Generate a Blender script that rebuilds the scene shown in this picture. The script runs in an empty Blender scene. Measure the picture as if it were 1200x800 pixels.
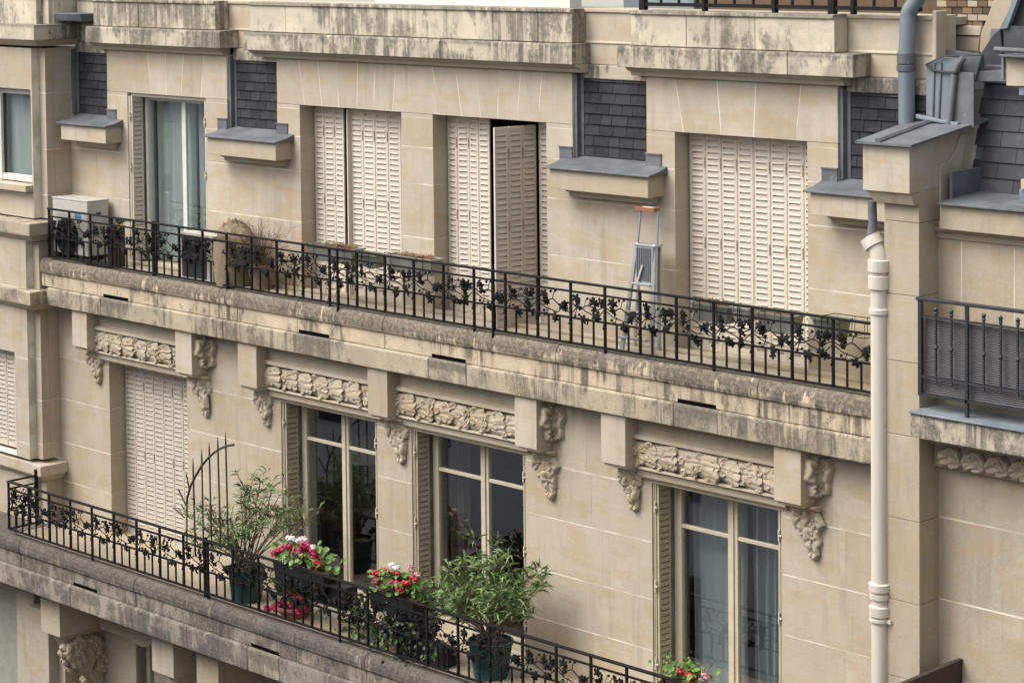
import bpy, math, random
from mathutils import Vector, Matrix, Euler
R = math.radians
rnd = random.Random(7)
S = bpy.context.scene
C = S.collection

# ------------------------------------------------------------------ camera
CAM = Vector((12.0, -14.0, 8.0))
M = Matrix(((0.71497508, -0.02760262, 0.69860485),
            (0.69908249, 0.04210388, -0.71380035),
            (-0.00971122, 0.99873188, 0.04939973)))
PPX, PPY, FPX = 635.18, 54.47, 2618.8
cam_d = bpy.data.cameras.new('camera'); cam = bpy.data.objects.new('camera', cam_d); C.objects.link(cam)
cam.matrix_world = Matrix.Translation(CAM) @ M.to_4x4()
cam_d.sensor_width = 36; cam_d.lens = FPX / 1200 * 36
cam_d.shift_x = (600 - PPX) / 1200; cam_d.shift_y = -(400 - PPY) / 1200
cam_d.clip_start = .1; cam_d.clip_end = 2000
S.camera = cam
S.render.resolution_x = 1024; S.render.resolution_y = 682

def at(x, y, Y=None, X=None, Z=None):
    "a measured point of the photograph on a known wall plane, in metres"
    d = M @ Vector((x - PPX, PPY - y, -FPX))
    if Y is not None: t = (Y - CAM.y) / d.y
    elif X is not None: t = (X - CAM.x) / d.x
    else: t = (Z - CAM.z) / d.z
    return CAM + t * d

# ------------------------------------------------------------------ world, sun, exposure
SUN_EL, SUN_AZ = 52, -32          # azimuth: degrees left of straight-in-front of the facade
w = bpy.data.worlds.new('World'); S.world = w; w.use_nodes = True
nt = w.node_tree; nt.nodes.clear()
sky = nt.nodes.new('ShaderNodeTexSky'); sky.sky_type = 'NISHITA'; sky.sun_disc = False
sky.sun_elevation = R(SUN_EL); sky.sun_rotation = R(180 + SUN_AZ * -1 * -1)
sky.air_density = 1.0; sky.dust_density = 6.0; sky.ozone_density = 1.0
hs = nt.nodes.new('ShaderNodeHueSaturation'); hs.inputs['Saturation'].default_value = .35
bg = nt.nodes.new('ShaderNodeBackground'); bg.inputs['Strength'].default_value = .15
wo = nt.nodes.new('ShaderNodeOutputWorld')
nt.links.new(sky.outputs[0], hs.inputs['Color']); nt.links.new(hs.outputs[0], bg.inputs['Color']); nt.links.new(bg.outputs[0], wo.inputs[0])
sl = bpy.data.lights.new('sun', 'SUN'); sun = bpy.data.objects.new('sun', sl); C.objects.link(sun)
sl.energy = .85; sl.angle = R(45); sl.color = (1, .96, .9)
sd = Vector((math.sin(R(SUN_AZ)) * math.cos(R(SUN_EL)), -math.cos(R(SUN_AZ)) * math.cos(R(SUN_EL)), math.sin(R(SUN_EL))))
sun.rotation_euler = sd.to_track_quat('Z', 'Y').to_euler()
sky.sun_rotation = math.atan2(sd.x, sd.y)
S.view_settings.view_transform = 'Standard'; S.view_settings.look = 'None'
S.view_settings.exposure = .84; S.view_settings.gamma = 1; S.view_settings.use_curve_mapping = False
S.render.engine = 'CYCLES'

# ------------------------------------------------------------------ materials
def lin(r, g, b): return tuple(((c / 255 + .055) / 1.055) ** 2.4 if c > 10 else c / 255 / 12.92 for c in (r, g, b))
MATS = {}
class NT:
    def __init__(s, name):
        s.m = bpy.data.materials.new(name); s.m.use_nodes = True; s.t = s.m.node_tree; s.n = s.t.nodes; s.n.clear()
        s.out = s.n.new('ShaderNodeOutputMaterial'); s.b = s.n.new('ShaderNodeBsdfPrincipled'); s.l(s.b.outputs[0], s.out.inputs[0]); MATS[name] = s.m
    def l(s, a, b): s.t.links.new(a, b)
    def noise(s, scale, detail=4, rough=.55, stretch=(1, 1, 1), vec=None, dist=0.0):
        mp = s.n.new('ShaderNodeMapping'); mp.inputs['Scale'].default_value = stretch
        if vec is None: vec = s.n.new('ShaderNodeNewGeometry').outputs['Position']
        s.l(vec, mp.inputs['Vector']); t = s.n.new('ShaderNodeTexNoise'); s.l(mp.outputs[0], t.inputs['Vector'])
        t.inputs['Scale'].default_value = scale; t.inputs['Detail'].default_value = detail; t.inputs['Roughness'].default_value = rough
        t.inputs['Distortion'].default_value = dist
        return t.outputs[0]
    def ramp(s, f, lo, hi, a=0.0, b=1.0):
        r = s.n.new('ShaderNodeMapRange'); r.interpolation_type = 'SMOOTHSTEP'
        r.inputs['From Min'].default_value = lo; r.inputs['From Max'].default_value = hi
        r.inputs['To Min'].default_value = a; r.inputs['To Max'].default_value = b; s.l(f, r.inputs[0]); return r.outputs[0]
    def math(s, op, a, b=None):
        m = s.n.new('ShaderNodeMath'); m.operation = op
        for i, v in enumerate((a, b)):
            if v is None: continue
            if isinstance(v, (int, float)): m.inputs[i].default_value = v
            else: s.l(v, m.inputs[i])
        return m.outputs[0]
    def mix(s, f, a, b, mode='MIX'):
        m = s.n.new('ShaderNodeMix'); m.data_type = 'RGBA'; m.blend_type = mode
        for i, v in ((0, f), (6, a), (7, b)):
            if isinstance(v, (int, float)): m.inputs[i].default_value = v
            elif isinstance(v, tuple): m.inputs[i].default_value = (*v, 1)
            else: s.l(v, m.inputs[i])
        return m.outputs[2]
    def bump(s, f, strength=.3, dist=.01):
        b = s.n.new('ShaderNodeBump'); b.inputs['Strength'].default_value = strength; b.inputs['Distance'].default_value = dist
        s.l(f, b.inputs['Height']); s.l(b.outputs[0], s.b.inputs['Normal'])
    def col(s, c):
        if isinstance(c, tuple): s.b.inputs['Base Color'].default_value = (*c, 1)
        else: s.l(c, s.b.inputs['Base Color'])
    def rnd(s): return s.n.new('ShaderNodeObjectInfo').outputs['Random']
    def r(s, v): s.b.inputs['Roughness'].default_value = v; return s
    def objz(s):
        tc = s.n.new('ShaderNodeTexCoord'); sx = s.n.new('ShaderNodeSeparateXYZ'); s.l(tc.outputs['Object'], sx.inputs[0]); return sx.outputs[2]
    def wz(s):
        g = s.n.new('ShaderNodeNewGeometry'); sx = s.n.new('ShaderNodeSeparateXYZ'); s.l(g.outputs['Position'], sx.inputs[0]); return sx.outputs[2]

def stone_mat(name, a, b, c, grime=.25, blotch=.5):
    m = NT(name); m.r(.9)
    base = m.mix(m.rnd(), a, b); base = m.mix(m.ramp(m.math('FRACT', m.math('MULTIPLY', m.rnd(), 7.31)), .62, .95, 0, .75), base, (.365, .308, .222))
    base = m.mix(m.ramp(m.noise(1.3, 5), .38, .68, 0, blotch), base, c)
    base = m.mix(m.ramp(m.noise(9, 5, .6, (1, 1, .35)), .35, .75, 0, .22), base, (.25, .2, .14))
    base = m.mix(m.ramp(m.noise(5, 6, .65, (1.6, 1.6, .22)), .52, .8, 0, grime), base, (.13, .115, .09))
    base = m.mix(m.ramp(m.noise(3.5, 6, .7, (.5, .5, 9)), .5, .72, 0, .28), base, (.33, .26, .165))
    base = m.mix(m.math('MULTIPLY', m.ramp(m.noise(7, 5, .65, (1.3, 1.3, .12)), .5, .68, 0, .42), m.ramp(m.noise(.9, 3), .42, .6)), base, (.24, .215, .17))
    base = m.mix(m.ramp(m.noise(1.7, 4, .6), .55, .7, 0, .4), base, (.54, .48, .385))
    base = m.mix(m.ramp(m.noise(70, 3, .7), .3, .75, 0, .2), base, (.62, .55, .43), 'MIX')
    base = m.mix(m.ramp(m.noise(2.6, 5, .6, (1, 1, 2.2)), .48, .62, 0, .42), base, (.40, .30, .165))
    m.col(base); m.bump(m.noise(55, 6, .75), .35, .006)
    return m
stone_mat('limestone', (.475, .415, .328), (.395, .345, .268), (.46, .412, .338))
stone_mat('limestone_pale', (.49, .435, .345), (.46, .405, .32), (.44, .38, .295))
stone_mat('limestone_grey', (.40, .345, .26), (.37, .325, .25), (.44, .38, .29), .35)
stone_mat('carved_stone', (.50, .43, .325), (.46, .395, .30), (.36, .30, .22), .4)
m = NT('x'); MATS.pop('x')
mm = MATS['carved_stone']; bn = [n for n in mm.node_tree.nodes if n.type == 'BUMP'][0]; bn.inputs['Distance'].default_value = .02; bn.inputs['Strength'].default_value = .5
m = NT('mortar'); m.r(.95); m.col(m.mix(m.ramp(m.noise(3.5, 5), .42, .62), (.70, .65, .55), (.48, .43, .34)))

def weather_mat(name, base1, base2, dirt, amt, zt, rough=.9, thr=.5):
    "weathered ledge stone: lichen on the top, drips from it, pale washed patches"
    m = NT(name); m.r(rough)
    b = m.mix(m.rnd(), base1, base2)
    b = m.mix(m.ramp(m.noise(2.2, 6, .6), .4, .65), b, tuple(min(1, v * 1.2) for v in base1))
    streak = m.noise(7, 6, .7, (1.8, 1.8, .08)); big = m.noise(1.3, 4, .6); fine = m.noise(30, 7, .8); mid = m.noise(8, 7, .75, (1, 1, .45))
    dirty = m.ramp(big, .40, .60)
    edge = m.math('ADD', m.objz(), m.math('MULTIPLY', m.math('SUBTRACT', streak, .5), m.math('MULTIPLY', dirty, 1.1)))
    low = m.math('MULTIPLY', m.ramp(edge, zt - .035, zt + .03), m.ramp(fine, .28, .6, .5, 1))
    drips = m.math('MULTIPLY', m.ramp(streak, thr - .04, thr + .06), m.ramp(big, .42, .56))
    blot = m.math('MULTIPLY', m.ramp(m.math('ADD', m.math('MULTIPLY', mid, .6), m.math('MULTIPLY', big, .4)), thr - .02, thr + .06), m.ramp(fine, .32, .62, .35, .95))
    k = m.math('MAXIMUM', low, m.math('MAXIMUM', m.math('MULTIPLY', m.math('MULTIPLY', drips, .95), m.ramp(fine, .2, .55, .6, 1)), blot))
    k = m.math('MULTIPLY', k, amt)
    pale = m.ramp(m.noise(2.0, 4, .6, (1, 1, .8)), .53, .62, 0, .55)
    b = m.mix(pale, b, tuple(min(1, v * 1.28) for v in base1))
    d2 = m.mix(m.ramp(m.noise(13, 5, .7), .4, .65), dirt, tuple(v * .5 for v in dirt))
    c = m.mix(k, b, d2)
    c = m.mix(m.ramp(m.noise(95, 3, .8), .62, .8, 0, .35), c, (.05, .05, .045))
    m.col(c); m.bump(m.noise(32, 8, .8), .8, .012)
    return m
weather_mat('weathered_ledge', (.50, .41, .29), (.42, .355, .26), (.085, .077, .066), .92, .165, thr=.525)
weather_mat('weathered_fascia', (.40, .34, .245), (.35, .31, .24), (.10, .09, .075), .85, .215, thr=.50)
weather_mat('fascia_under_slot', (.38, .325, .24), (.34, .295, .225), (.10, .092, .08), .8, .10, thr=.47)  # darker fascia stone, used below each slot
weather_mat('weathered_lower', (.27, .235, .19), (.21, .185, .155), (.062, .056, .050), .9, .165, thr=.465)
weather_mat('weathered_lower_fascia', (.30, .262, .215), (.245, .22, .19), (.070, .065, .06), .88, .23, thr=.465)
weather_mat('weathered_cornice', (.45, .40, .31), (.40, .355, .275), (.095, .087, .076), .9, .150, thr=.49)
weather_mat('weathered_parapet', (.50, .445, .345), (.46, .41, .32), (.125, .112, .092), .85, .275, thr=.50)

def simple(name, c, rough=.6, metal=0, var=0, nscale=8, nz=.25, bumpf=0, spec=None):
    m = NT(name); m.r(rough); m.b.inputs['Metallic'].default_value = metal
    cc = m.mix(m.ramp(m.noise(nscale, 5, .6), .35, .7, 0, nz), c, tuple(v * .55 for v in c))
    if var: cc = m.mix(m.math('MULTIPLY', m.rnd(), var), cc, tuple(v * .4 for v in c))
    m.col(cc)
    if bumpf: m.bump(m.noise(60, 4), bumpf, .004)
    if spec is not None: m.b.inputs['Specular IOR Level'].default_value = spec
    return m
m = NT('zinc'); m.r(.65); m.b.inputs['Metallic'].default_value = .15
zc = m.mix(m.ramp(m.noise(3, 5, .6), .35, .7), (.10, .108, .12), (.165, .175, .19)); zc = m.mix(m.ramp(m.noise(14, 5, .7, (1, 1, .3)), .5, .8, 0, .5), zc, (.07, .075, .08)); zc = m.mix(m.ramp(m.noise(22, 5, .7), .58, .72, 0, .5), zc, (.30, .31, .31)); m.col(zc); m.bump(m.noise(5, 3), .35, .012)
m = NT('zinc_blue'); m.r(.5); m.b.inputs['Metallic'].default_value = .15
zc = m.mix(m.ramp(m.noise(4, 5, .6, (1, 1, .3)), .35, .7), (.16, .195, .215), (.27, .305, .325)); m.col(zc)
m = NT('slate'); m.r(.85); m.b.inputs['Specular IOR Level'].default_value = .2
c = m.mix(m.rnd(), (.025, .0255, .029), (.044, .0445, .050)); c = m.mix(m.ramp(m.noise(18, 5, .7), .5, .75, 0, .6), c, (.085, .08, .088)); m.col(c); m.bump(m.noise(40, 5), .4, .004)
m = NT('slate_blue'); m.r(.8); m.b.inputs['Specular IOR Level'].default_value = .25
c = m.mix(m.rnd(), (.045, .047, .057), (.07, .072, .084)); c = m.mix(m.ramp(m.noise(10, 5, .7), .5, .75, 0, .4), c, (.13, .135, .15)); m.col(c); m.bump(m.noise(40, 5), .3, .004)
m = NT('shutter_paint'); m.r(.5)
c = m.mix(m.rnd(), (.62, .555, .465), (.57, .51, .425)); c = m.mix(m.ramp(m.noise(5, 6, .7, (1.5, 1.5, .25)), .52, .8, 0, .3), c, (.42, .33, .25)); m.col(c)
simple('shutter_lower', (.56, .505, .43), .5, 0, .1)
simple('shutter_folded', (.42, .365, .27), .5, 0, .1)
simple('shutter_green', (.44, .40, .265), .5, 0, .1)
simple('frame_cream', (.56, .50, .375), .45); simple('frame_white', (.66, .66, .60), .4)
simple('black_iron', (.012, .011, .0105), .7, .0, 0, 30, .5, 0, .2); simple('grey_iron', (.035, .038, .043), .5, .2)
simple('rusty_iron', (.055, .04, .032), .7, .2)
m = NT('pvc_pipe'); m.r(.55); pc = m.mix(m.ramp(m.noise(6, 5, .65, (2.5, 2.5, .15)), .48, .72, 0, .45), (.60, .55, .48), (.40, .355, .29)); pc = m.mix(m.ramp(m.noise(30, 4, .7), .6, .75, 0, .4), pc, (.30, .26, .21)); m.col(pc); simple('aluminium', (.42, .44, .45), .38, .55)
simple('orange_plastic', (.33, .135, .07), .5, 0, 0, 30, .8); simple('terracotta', (.30, .12, .07), .8, 0, .2)
simple('green_plastic', (.010, .055, .052), .4); simple('black_plastic', (.012, .012, .013), .5)
simple('ac_white', (.47, .455, .415), .45); simple('white_plastic', (.47, .44, .39), .5); simple('sticker_blue', (.10, .25, .38), .5)
simple('planter_grey', (.35, .35, .30), .8, 0, .15, 9, .35); simple('planter_sage', (.24, .26, .205), .7); simple('soil', (.10, .06, .04), .95)
simple('dry_leaf', (.33, .20, .095), .85, 0, .3); simple('worn_brown', (.27, .20, .15), .7); simple('twig', (.17, .11, .075), .85); simple('straw', (.24, .185, .12), .9, 0, 0, 40, .6, .6)
simple('dark_glass', (.03, .032, .034), .15); simple('opening_shade', (.006, .006, .006), .95, spec=0)  # the near-black one is painted shade for the inside of openings
simple('interior_wall', (.20, .17, .14), .9); simple('interior_floor', (.09, .03, .011), .6); simple('interior_ceiling', (.35, .33, .3), .9)
simple('brown_curtain', (.085, .062, .045), .9, 0, 0, 5, .4); simple('lamp_shade', (.36, .34, .26), .8); simple('red_cloth', (.35, .03, .03), .8); simple('dark_wood', (.05, .03, .02), .6)
simple('brick', (.22, .15, .09), .9, 0, .6, 14, .4, .5); simple('brick_dark', (.10, .075, .05), .9, 0, .5)
simple('tile_brown', (.13, .085, .05), .8, 0, .3); simple('asphalt', (.05, .05, .05), .9); simple('pavement', (.2, .19, .18), .9)
simple('plaster_opposite', (.56, .56, .58), .9); simple('petal_white', (.75, .72, .68), .7); simple('petal_yellow', (.75, .42, .03), .7)
simple('reed_mat', (.12, .115, .12), .8, 0, .4)
def foliage(name, a, b, c):
    m = NT(name); m.r(.55); k = m.noise(16, 3); col = m.mix(m.ramp(k, .35, .65), a, b); col = m.mix(m.ramp(m.noise(45, 2), .58, .75, 0, .7), col, c); m.col(col)
foliage('oleander_leaf', (.085, .14, .04), (.15, .225, .07), (.27, .28, .11)); foliage('ivy_leaf', (.022, .04, .018), (.045, .075, .025), (.10, .12, .04))
foliage('geranium_leaf', (.06, .13, .022), (.12, .22, .035), (.2, .26, .06)); foliage('moss', (.09, .085, .04), (.14, .12, .06), (.16, .15, .08))
foliage('petal_pink', (.42, .008, .075), (.50, .015, .10), (.60, .05, .18)); foliage('petal_red', (.50, .012, .03), (.58, .02, .05), (.45, .02, .05)); foliage('petal_soft', (.6, .3, .32), (.65, .4, .4), (.6, .25, .3))
def sheer(name, c, alpha):
    m = NT(name); m.r(.9); m.col(m.mix(m.ramp(m.noise(3, 4, .6, (9, 1, .2)), .3, .7), c, tuple(v * .72 for v in c)))
    tr = m.n.new('ShaderNodeBsdfTransparent'); mx = m.n.new('ShaderNodeMixShader'); mx.inputs[0].default_value = alpha
    m.l(tr.outputs[0], mx.inputs[1]); m.l(m.b.outputs[0], mx.inputs[2]); m.l(mx.outputs[0], m.out.inputs[0])
sheer('sheer_blue', (.30, .35, .37), .82); sheer('sheer_grey', (.44, .49, .46), .93)
def glass(name, refl, tint):
    m = NT(name); gl = m.n.new('ShaderNodeBsdfGlossy'); gl.inputs['Roughness'].default_value = .02; gl.inputs['Color'].default_value = (*refl, 1)
    tr = m.n.new('ShaderNodeBsdfTransparent'); tr.inputs['Color'].default_value = (*tint, 1)
    fr = m.n.new('ShaderNodeFresnel'); fr.inputs['IOR'].default_value = 2.6; mx = m.n.new('ShaderNodeMixShader')
    geo = m.n.new('ShaderNodeNewGeometry'); m.l(m.math('MULTIPLY', fr.outputs[0], m.math('SUBTRACT', 1.0, geo.outputs['Backfacing'])), mx.inputs[0]); m.l(tr.outputs[0], mx.inputs[1]); m.l(gl.outputs[0], mx.inputs[2]); m.l(mx.outputs[0], m.out.inputs[0])
glass('glass', (.95, .97, 1), (.93, .95, .95))

# ------------------------------------------------------------------ mesh helpers
WL = {}
class MB:
    def __init__(s): s.v = []; s.f = []
    def add(s, vs, fs):
        o = len(s.v); s.v += [tuple(v) for v in vs]; s.f += [tuple(i + o for i in f) for f in fs]; return s
    def box(s, x0, x1, y0, y1, z0, z1):
        return s.add([(x0, y0, z0), (x1, y0, z0), (x1, y1, z0), (x0, y1, z0), (x0, y0, z1), (x1, y0, z1), (x1, y1, z1), (x0, y1, z1)],
                     [(0, 3, 2, 1), (4, 5, 6, 7), (0, 1, 5, 4), (1, 2, 6, 5), (2, 3, 7, 6), (3, 0, 4, 7)])
    def prism_x(s, prof, x0, x1):
        "profile of (y, z) points run along x (counter-clockwise seen from +x)"
        n = len(prof); return s.add([(x0, y, z) for y, z in prof] + [(x1, y, z) for y, z in prof],
                                    [tuple(range(n))[::-1], tuple(range(n, 2 * n))] + [(i, (i + 1) % n, n + (i + 1) % n, n + i) for i in range(n)])
    def prism_y(s, prof, y0, y1):
        "outline of (x, z) points given depth from y0 (front) to y1"
        n = len(prof); return s.add([(x, y0, z) for x, z in prof] + [(x, y1, z) for x, z in prof],
                                    [tuple(range(n)), tuple(range(n, 2 * n))[::-1]] + [((i + 1) % n, i, n + i, n + (i + 1) % n) for i in range(n)])
    def prism_z(s, prof, z0, z1, top=None):
        n = len(prof); top = top or prof
        return s.add([(x, y, z0) for x, y in prof] + [(x, y, z1) for x, y in top],
                     [tuple(range(n))[::-1], tuple(range(n, 2 * n))] + [(i, (i + 1) % n, n + (i + 1) % n, n + i) for i in range(n)])
    def tube(s, pts, r, n=6, caps=True):
        pts = [Vector(p) for p in pts]; rs = r if isinstance(r, (list, tuple)) else [r] * len(pts); o = len(s.v); up = Vector((.13, .21, 1)).normalized()
        for i, p in enumerate(pts):
            t = (pts[min(i + 1, len(pts) - 1)] - pts[max(i - 1, 0)]).normalized(); u = t.cross(up)
            if u.length < .2: u = t.cross(Vector((1, 0, 0)))
            u.normalize(); v = t.cross(u)
            for k in range(n):
                a = 2 * math.pi * k / n + math.pi / n; s.v.append(tuple(p + (u * math.cos(a) + v * math.sin(a)) * rs[i]))
        for i in range(len(pts) - 1):
            for k in range(n): s.f.append((o + i * n + k, o + i * n + (k + 1) % n, o + (i + 1) * n + (k + 1) % n, o + (i + 1) * n + k))
        if caps: s.f.append(tuple(o + k for k in range(n))[::-1]); s.f.append(tuple(o + (len(pts) - 1) * n + k for k in range(n)))
        return s
    def lathe(s, prof, c=(0, 0), n=16):
        o = len(s.v)
        for r, z in prof:
            for k in range(n): a = 2 * math.pi * k / n; s.v.append((c[0] + r * math.cos(a), c[1] + r * math.sin(a), z))
        for i in range(len(prof) - 1):
            for k in range(n): s.f.append((o + i * n + k, o + i * n + (k + 1) % n, o + (i + 1) * n + (k + 1) % n, o + (i + 1) * n + k))
        s.f.append(tuple(o + k for k in range(n))[::-1]); s.f.append(tuple(o + (len(prof) - 1) * n + k for k in range(n)))
        return s
    def blob(s, c, r, n=8, m=5, jit=0, rg=rnd):
        o = len(s.v); r = r if isinstance(r, tuple) else (r, r, r)
        for i in range(m + 1):
            th = math.pi * i / m
            for k in range(n):
                a = 2 * math.pi * k / n; j = 1 + rg.uniform(-jit, jit)
                s.v.append((c[0] + r[0] * math.sin(th) * math.cos(a) * j, c[1] + r[1] * math.sin(th) * math.sin(a) * j, c[2] + r[2] * math.cos(th) * j))
        for i in range(m):
            for k in range(n): s.f.append((o + (i + 1) * n + k, o + (i + 1) * n + (k + 1) % n, o + i * n + (k + 1) % n, o + i * n + k))
        return s
    def mesh(s, name, mat, smooth=False, origin=None):
        xs, ys, zs = zip(*s.v)
        if origin is None: origin = ((min(xs) + max(xs)) / 2, (min(ys) + max(ys)) / 2, min(zs))
        me = bpy.data.meshes.new(name); me.from_pydata([(a - origin[0], b - origin[1], c - origin[2]) for a, b, c in s.v], [], s.f)
        for mm in (mat if isinstance(mat, (list, tuple)) else [mat]): me.materials.append(MATS[mm])
        me.update()
        if smooth:
            me.polygons.foreach_set('use_smooth', [True] * len(me.polygons)); me.set_sharp_from_angle(angle=R(38 if smooth is True else smooth))
        me.update(); return me, Vector(origin)
    def build(s, name, mat, parent=None, smooth=False, bevel=0, kind=None, origin=None):
        me, o = s.mesh(name, mat, smooth, origin); ob = place(name, me, o, parent)
        if bevel:
            b = ob.modifiers.new('bevel', 'BEVEL'); b.width = bevel; b.segments = 2; b.limit_method = 'ANGLE'
        if kind: ob['kind'] = kind
        return ob
def soft(pts, n=2):
    pts = [Vector(p) for p in pts]
    for _ in range(n):
        q = [pts[0]]
        for a, b in zip(pts, pts[1:]): q += [a.lerp(b, .25), a.lerp(b, .75)]
        pts = q + [pts[-1]]
    return pts
def place(name, me, world, parent=None, rot=None, scale=None):
    ob = bpy.data.objects.new(name, me); C.objects.link(ob); world = Vector(world)
    if parent is not None: ob.parent = parent; ob.location = world - WL[parent.name]
    else: ob.location = world
    if rot: ob.rotation_euler = rot
    if scale: ob.scale = scale
    WL[ob.name] = world; return ob
def thing(name, label, cat, loc, group=None):
    o = bpy.data.objects.new(name, None); C.objects.link(o); o.location = loc; o.empty_display_size = .2; WL[o.name] = Vector(loc)
    o['label'] = label; o['category'] = cat
    if group: o['group'] = group
    return o
def tag(o, label, cat, group=None):
    o['label'] = label; o['category'] = cat
    if group: o['group'] = group
    return o
def inset(poly, g):
    "convex polygon drawn in by g on every side (for mortar joints)"
    n = len(poly); a = sum(poly[i][0] * poly[(i + 1) % n][1] - poly[(i + 1) % n][0] * poly[i][1] for i in range(n)); sg = 1 if a > 0 else -1; L = []
    for i in range(n):
        p = Vector(poly[i]); q = Vector(poly[(i + 1) % n]); d = (q - p).normalized(); nn = Vector((-d.y, d.x)) * sg; gi = g[i] if isinstance(g, (list, tuple)) else g; L.append((p + nn * gi, d))
    out = []
    for i in range(n):
        p, d = L[i - 1]; q, e = L[i]; den = d.x * e.y - d.y * e.x; t = ((q - p).x * e.y - (q - p).y * e.x) / den; r = p + d * t; out.append((r.x, r.y))
    return out

# ------------------------------------------------------------------ street, ground (outside the frame, seen in the window panes)
GZ = -9.0
g = MB().box(-300, 300, -300, 300, GZ - .5, GZ).build('ground', 'asphalt'); g['kind'] = 'structure'
g = MB().box(-60, 60, -3.2, -.6, GZ + .004, GZ + .13).build('pavement', 'pavement', bevel=.02); g['kind'] = 'structure'
opp = thing('building_opposite', 'plain grey plaster apartment block facing the balconies across the street', 'building', (-6, -16, GZ))
wb = MB(); xs = [-40 + 3.2 * i for i in range(19)]
zz = [GZ + .2 + 3.0 * i for i in range(7)]
for i, z in enumerate(zz[:-1]):
    wb.box(-42, 22, -16.4, -15.2, z - .2, z + .7); wb.box(-42, 22, -16.4, -15.2, z + 2.5, z + 2.8)
    for x in xs: wb.box(x - 2.0, x, -16.4, -15.2, z + .7, z + 2.5)
wb.build('wall', 'plaster_opposite', opp)
gb = MB()
for z in zz[:-1]:
    for x in xs: gb.box(x, x + 1.2, -15.6, -15.55, z + .7, z + 2.5)
gb.build('window_panes', 'dark_glass', opp, kind='stuff')

# ------------------------------------------------------------------ the main building
B = thing('apartment_building', 'cream limestone facade with two long balconies, tall shuttered windows and carved lintels', 'building', (-4, 0, GZ))
GAP = .0055
def stone(poly, Y, th=.2, mat='limestone', parent=None, name='stone', gh=GAP, gv=.0011):
    g = []
    n = len(poly)
    for i in range(n):
        p, q = poly[i], poly[(i + 1) % n]; g.append(gh if abs(p[1] - q[1]) < abs(p[0] - q[0]) * .5 else gv)
    return MB().prism_y(inset(poly, g), Y - rnd.uniform(0, .0012), Y + th).build(name, mat, parent or B)
def rects(x0, x1, z0, z1, holes):
    "the wall between the openings as plain rectangles"
    xs = sorted({x0, x1} | {h[i] for h in holes for i in (0, 1) if x0 < h[i] < x1}); out = []
    for a, b in zip(xs, xs[1:]):
        hs_ = sorted((h[2], h[3]) for h in holes if h[0] < b - 1e-6 and h[1] > a + 1e-6); z = z0
        for lo, hi in hs_:
            if lo > z: out.append((a, b, z, lo))
            z = max(z, hi)
        if z < z1: out.append((a, b, z, z1))
    return out
def masonry(x0, x1, courses, holes, Y, th=.2, mat='limestone', L=(.5, .85), back=.45, extra=()):
    i = .006
    for a, b, c, d in rects(x0, x1, courses[0], courses[-1], [(h[0] - i, h[1] + i, h[2] - (i if h[2] > courses[0] else 0), h[3] + i) for h in holes]): MB().box(a, b, Y + .0006, back, c, d).build('mortar', 'mortar', B)
    for k, (c, d) in enumerate(zip(courses, courses[1:])):
        segs = [(x0, x1, c, d)]
        for h in holes:
            ns = []
            for a, b, e, f in segs:
                if h[1] <= a or h[0] >= b or h[3] <= e or h[2] >= f: ns.append((a, b, e, f)); continue
                if h[0] > a: ns.append((a, h[0], e, f))
                if h[1] < b: ns.append((h[1], b, e, f))
                if f - h[3] > .03: ns.append((max(a, h[0]), min(b, h[1]), h[3], f))
            segs = ns
        for a, b, e, f in segs:
            n = max(1, round((b - a) / rnd.uniform(*L))); cut = [a] + sorted(a + (b - a) * (j + (.0 if k % 2 else rnd.uniform(-.22, .22)) + rnd.uniform(-.07, .07)) / n for j in range(1, n)) + [b]
            for p, q in zip(cut, cut[1:]): stone([(p, e), (q, e), (q, f), (p, f)], Y, th, mat)

# --- middle floor wall
LH = [(-8.38, -6.97, 1.40, 3.40), (-5.41, -3.96, 1.40, 3.40), (-3.47, -1.96, 1.40, 3.40), (-.45, .94, 1.40, 3.40)]
masonry(-9.345, 2.16, [1.46, 1.93, 2.37, 2.86, 3.33, 3.96], LH, 0.0)
for h in LH: MB().box(h[0] + .001, h[1] - .001, .001, .449, 1.401, 1.476).build('threshold', 'limestone_grey', B)
# --- upper floor wall up to the sills, then the bays
YU = .21
UH = [(-8.24, -6.84, 4.30, 6.34), (-5.30, -3.79, 4.30, 6.34), (-3.35, -1.865, 4.30, 6.34), (-.35, 1.05, 4.30, 6.34)]
masonry(-9.345, 2.16, [4.38, 4.65, 5.16, 5.67, 6.02], UH, YU, back=.66)
bays = [(-8.62, -6.475, [(-8.24, -6.84)]), (-5.66, -1.54, [(-5.30, -3.79), (-3.35, -1.865)]), (-.67, 1.355, [(-.35, 1.05)])]
def px_x(x, y): return at(x, y, Y=YU).x
fans = {-8.24: [((172.5, 62), (177, 105)), ((193.5, 63), (195, 107)), ((215, 65), (212, 109)), ((239, 66), (235, 111))],
        -5.30: [((349.5, 72), (357, 120)), ((372, 73), (377, 122)), ((394.5, 74), (396.6, 124)), ((419, 75), (418, 126)), ((440, 76), (437, 128)), ((464, 77), (460, 130))],
        -3.35: [((506.5, 80), (515, 135)), ((533.5, 81), (541, 137)), ((557.5, 82), (563.5, 139)), ((584.5, 84), (583, 140)), ((610.5, 86), (605.5, 142)), ((635.5, 87), (630, 143))],
        -.35: [((791, 98), (801, 158)), ((840, 100), (845, 161)), ((886, 103), (883, 164)), ((939, 106), (932, 168))]}
ZT, ZL = 6.80, 6.335
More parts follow.
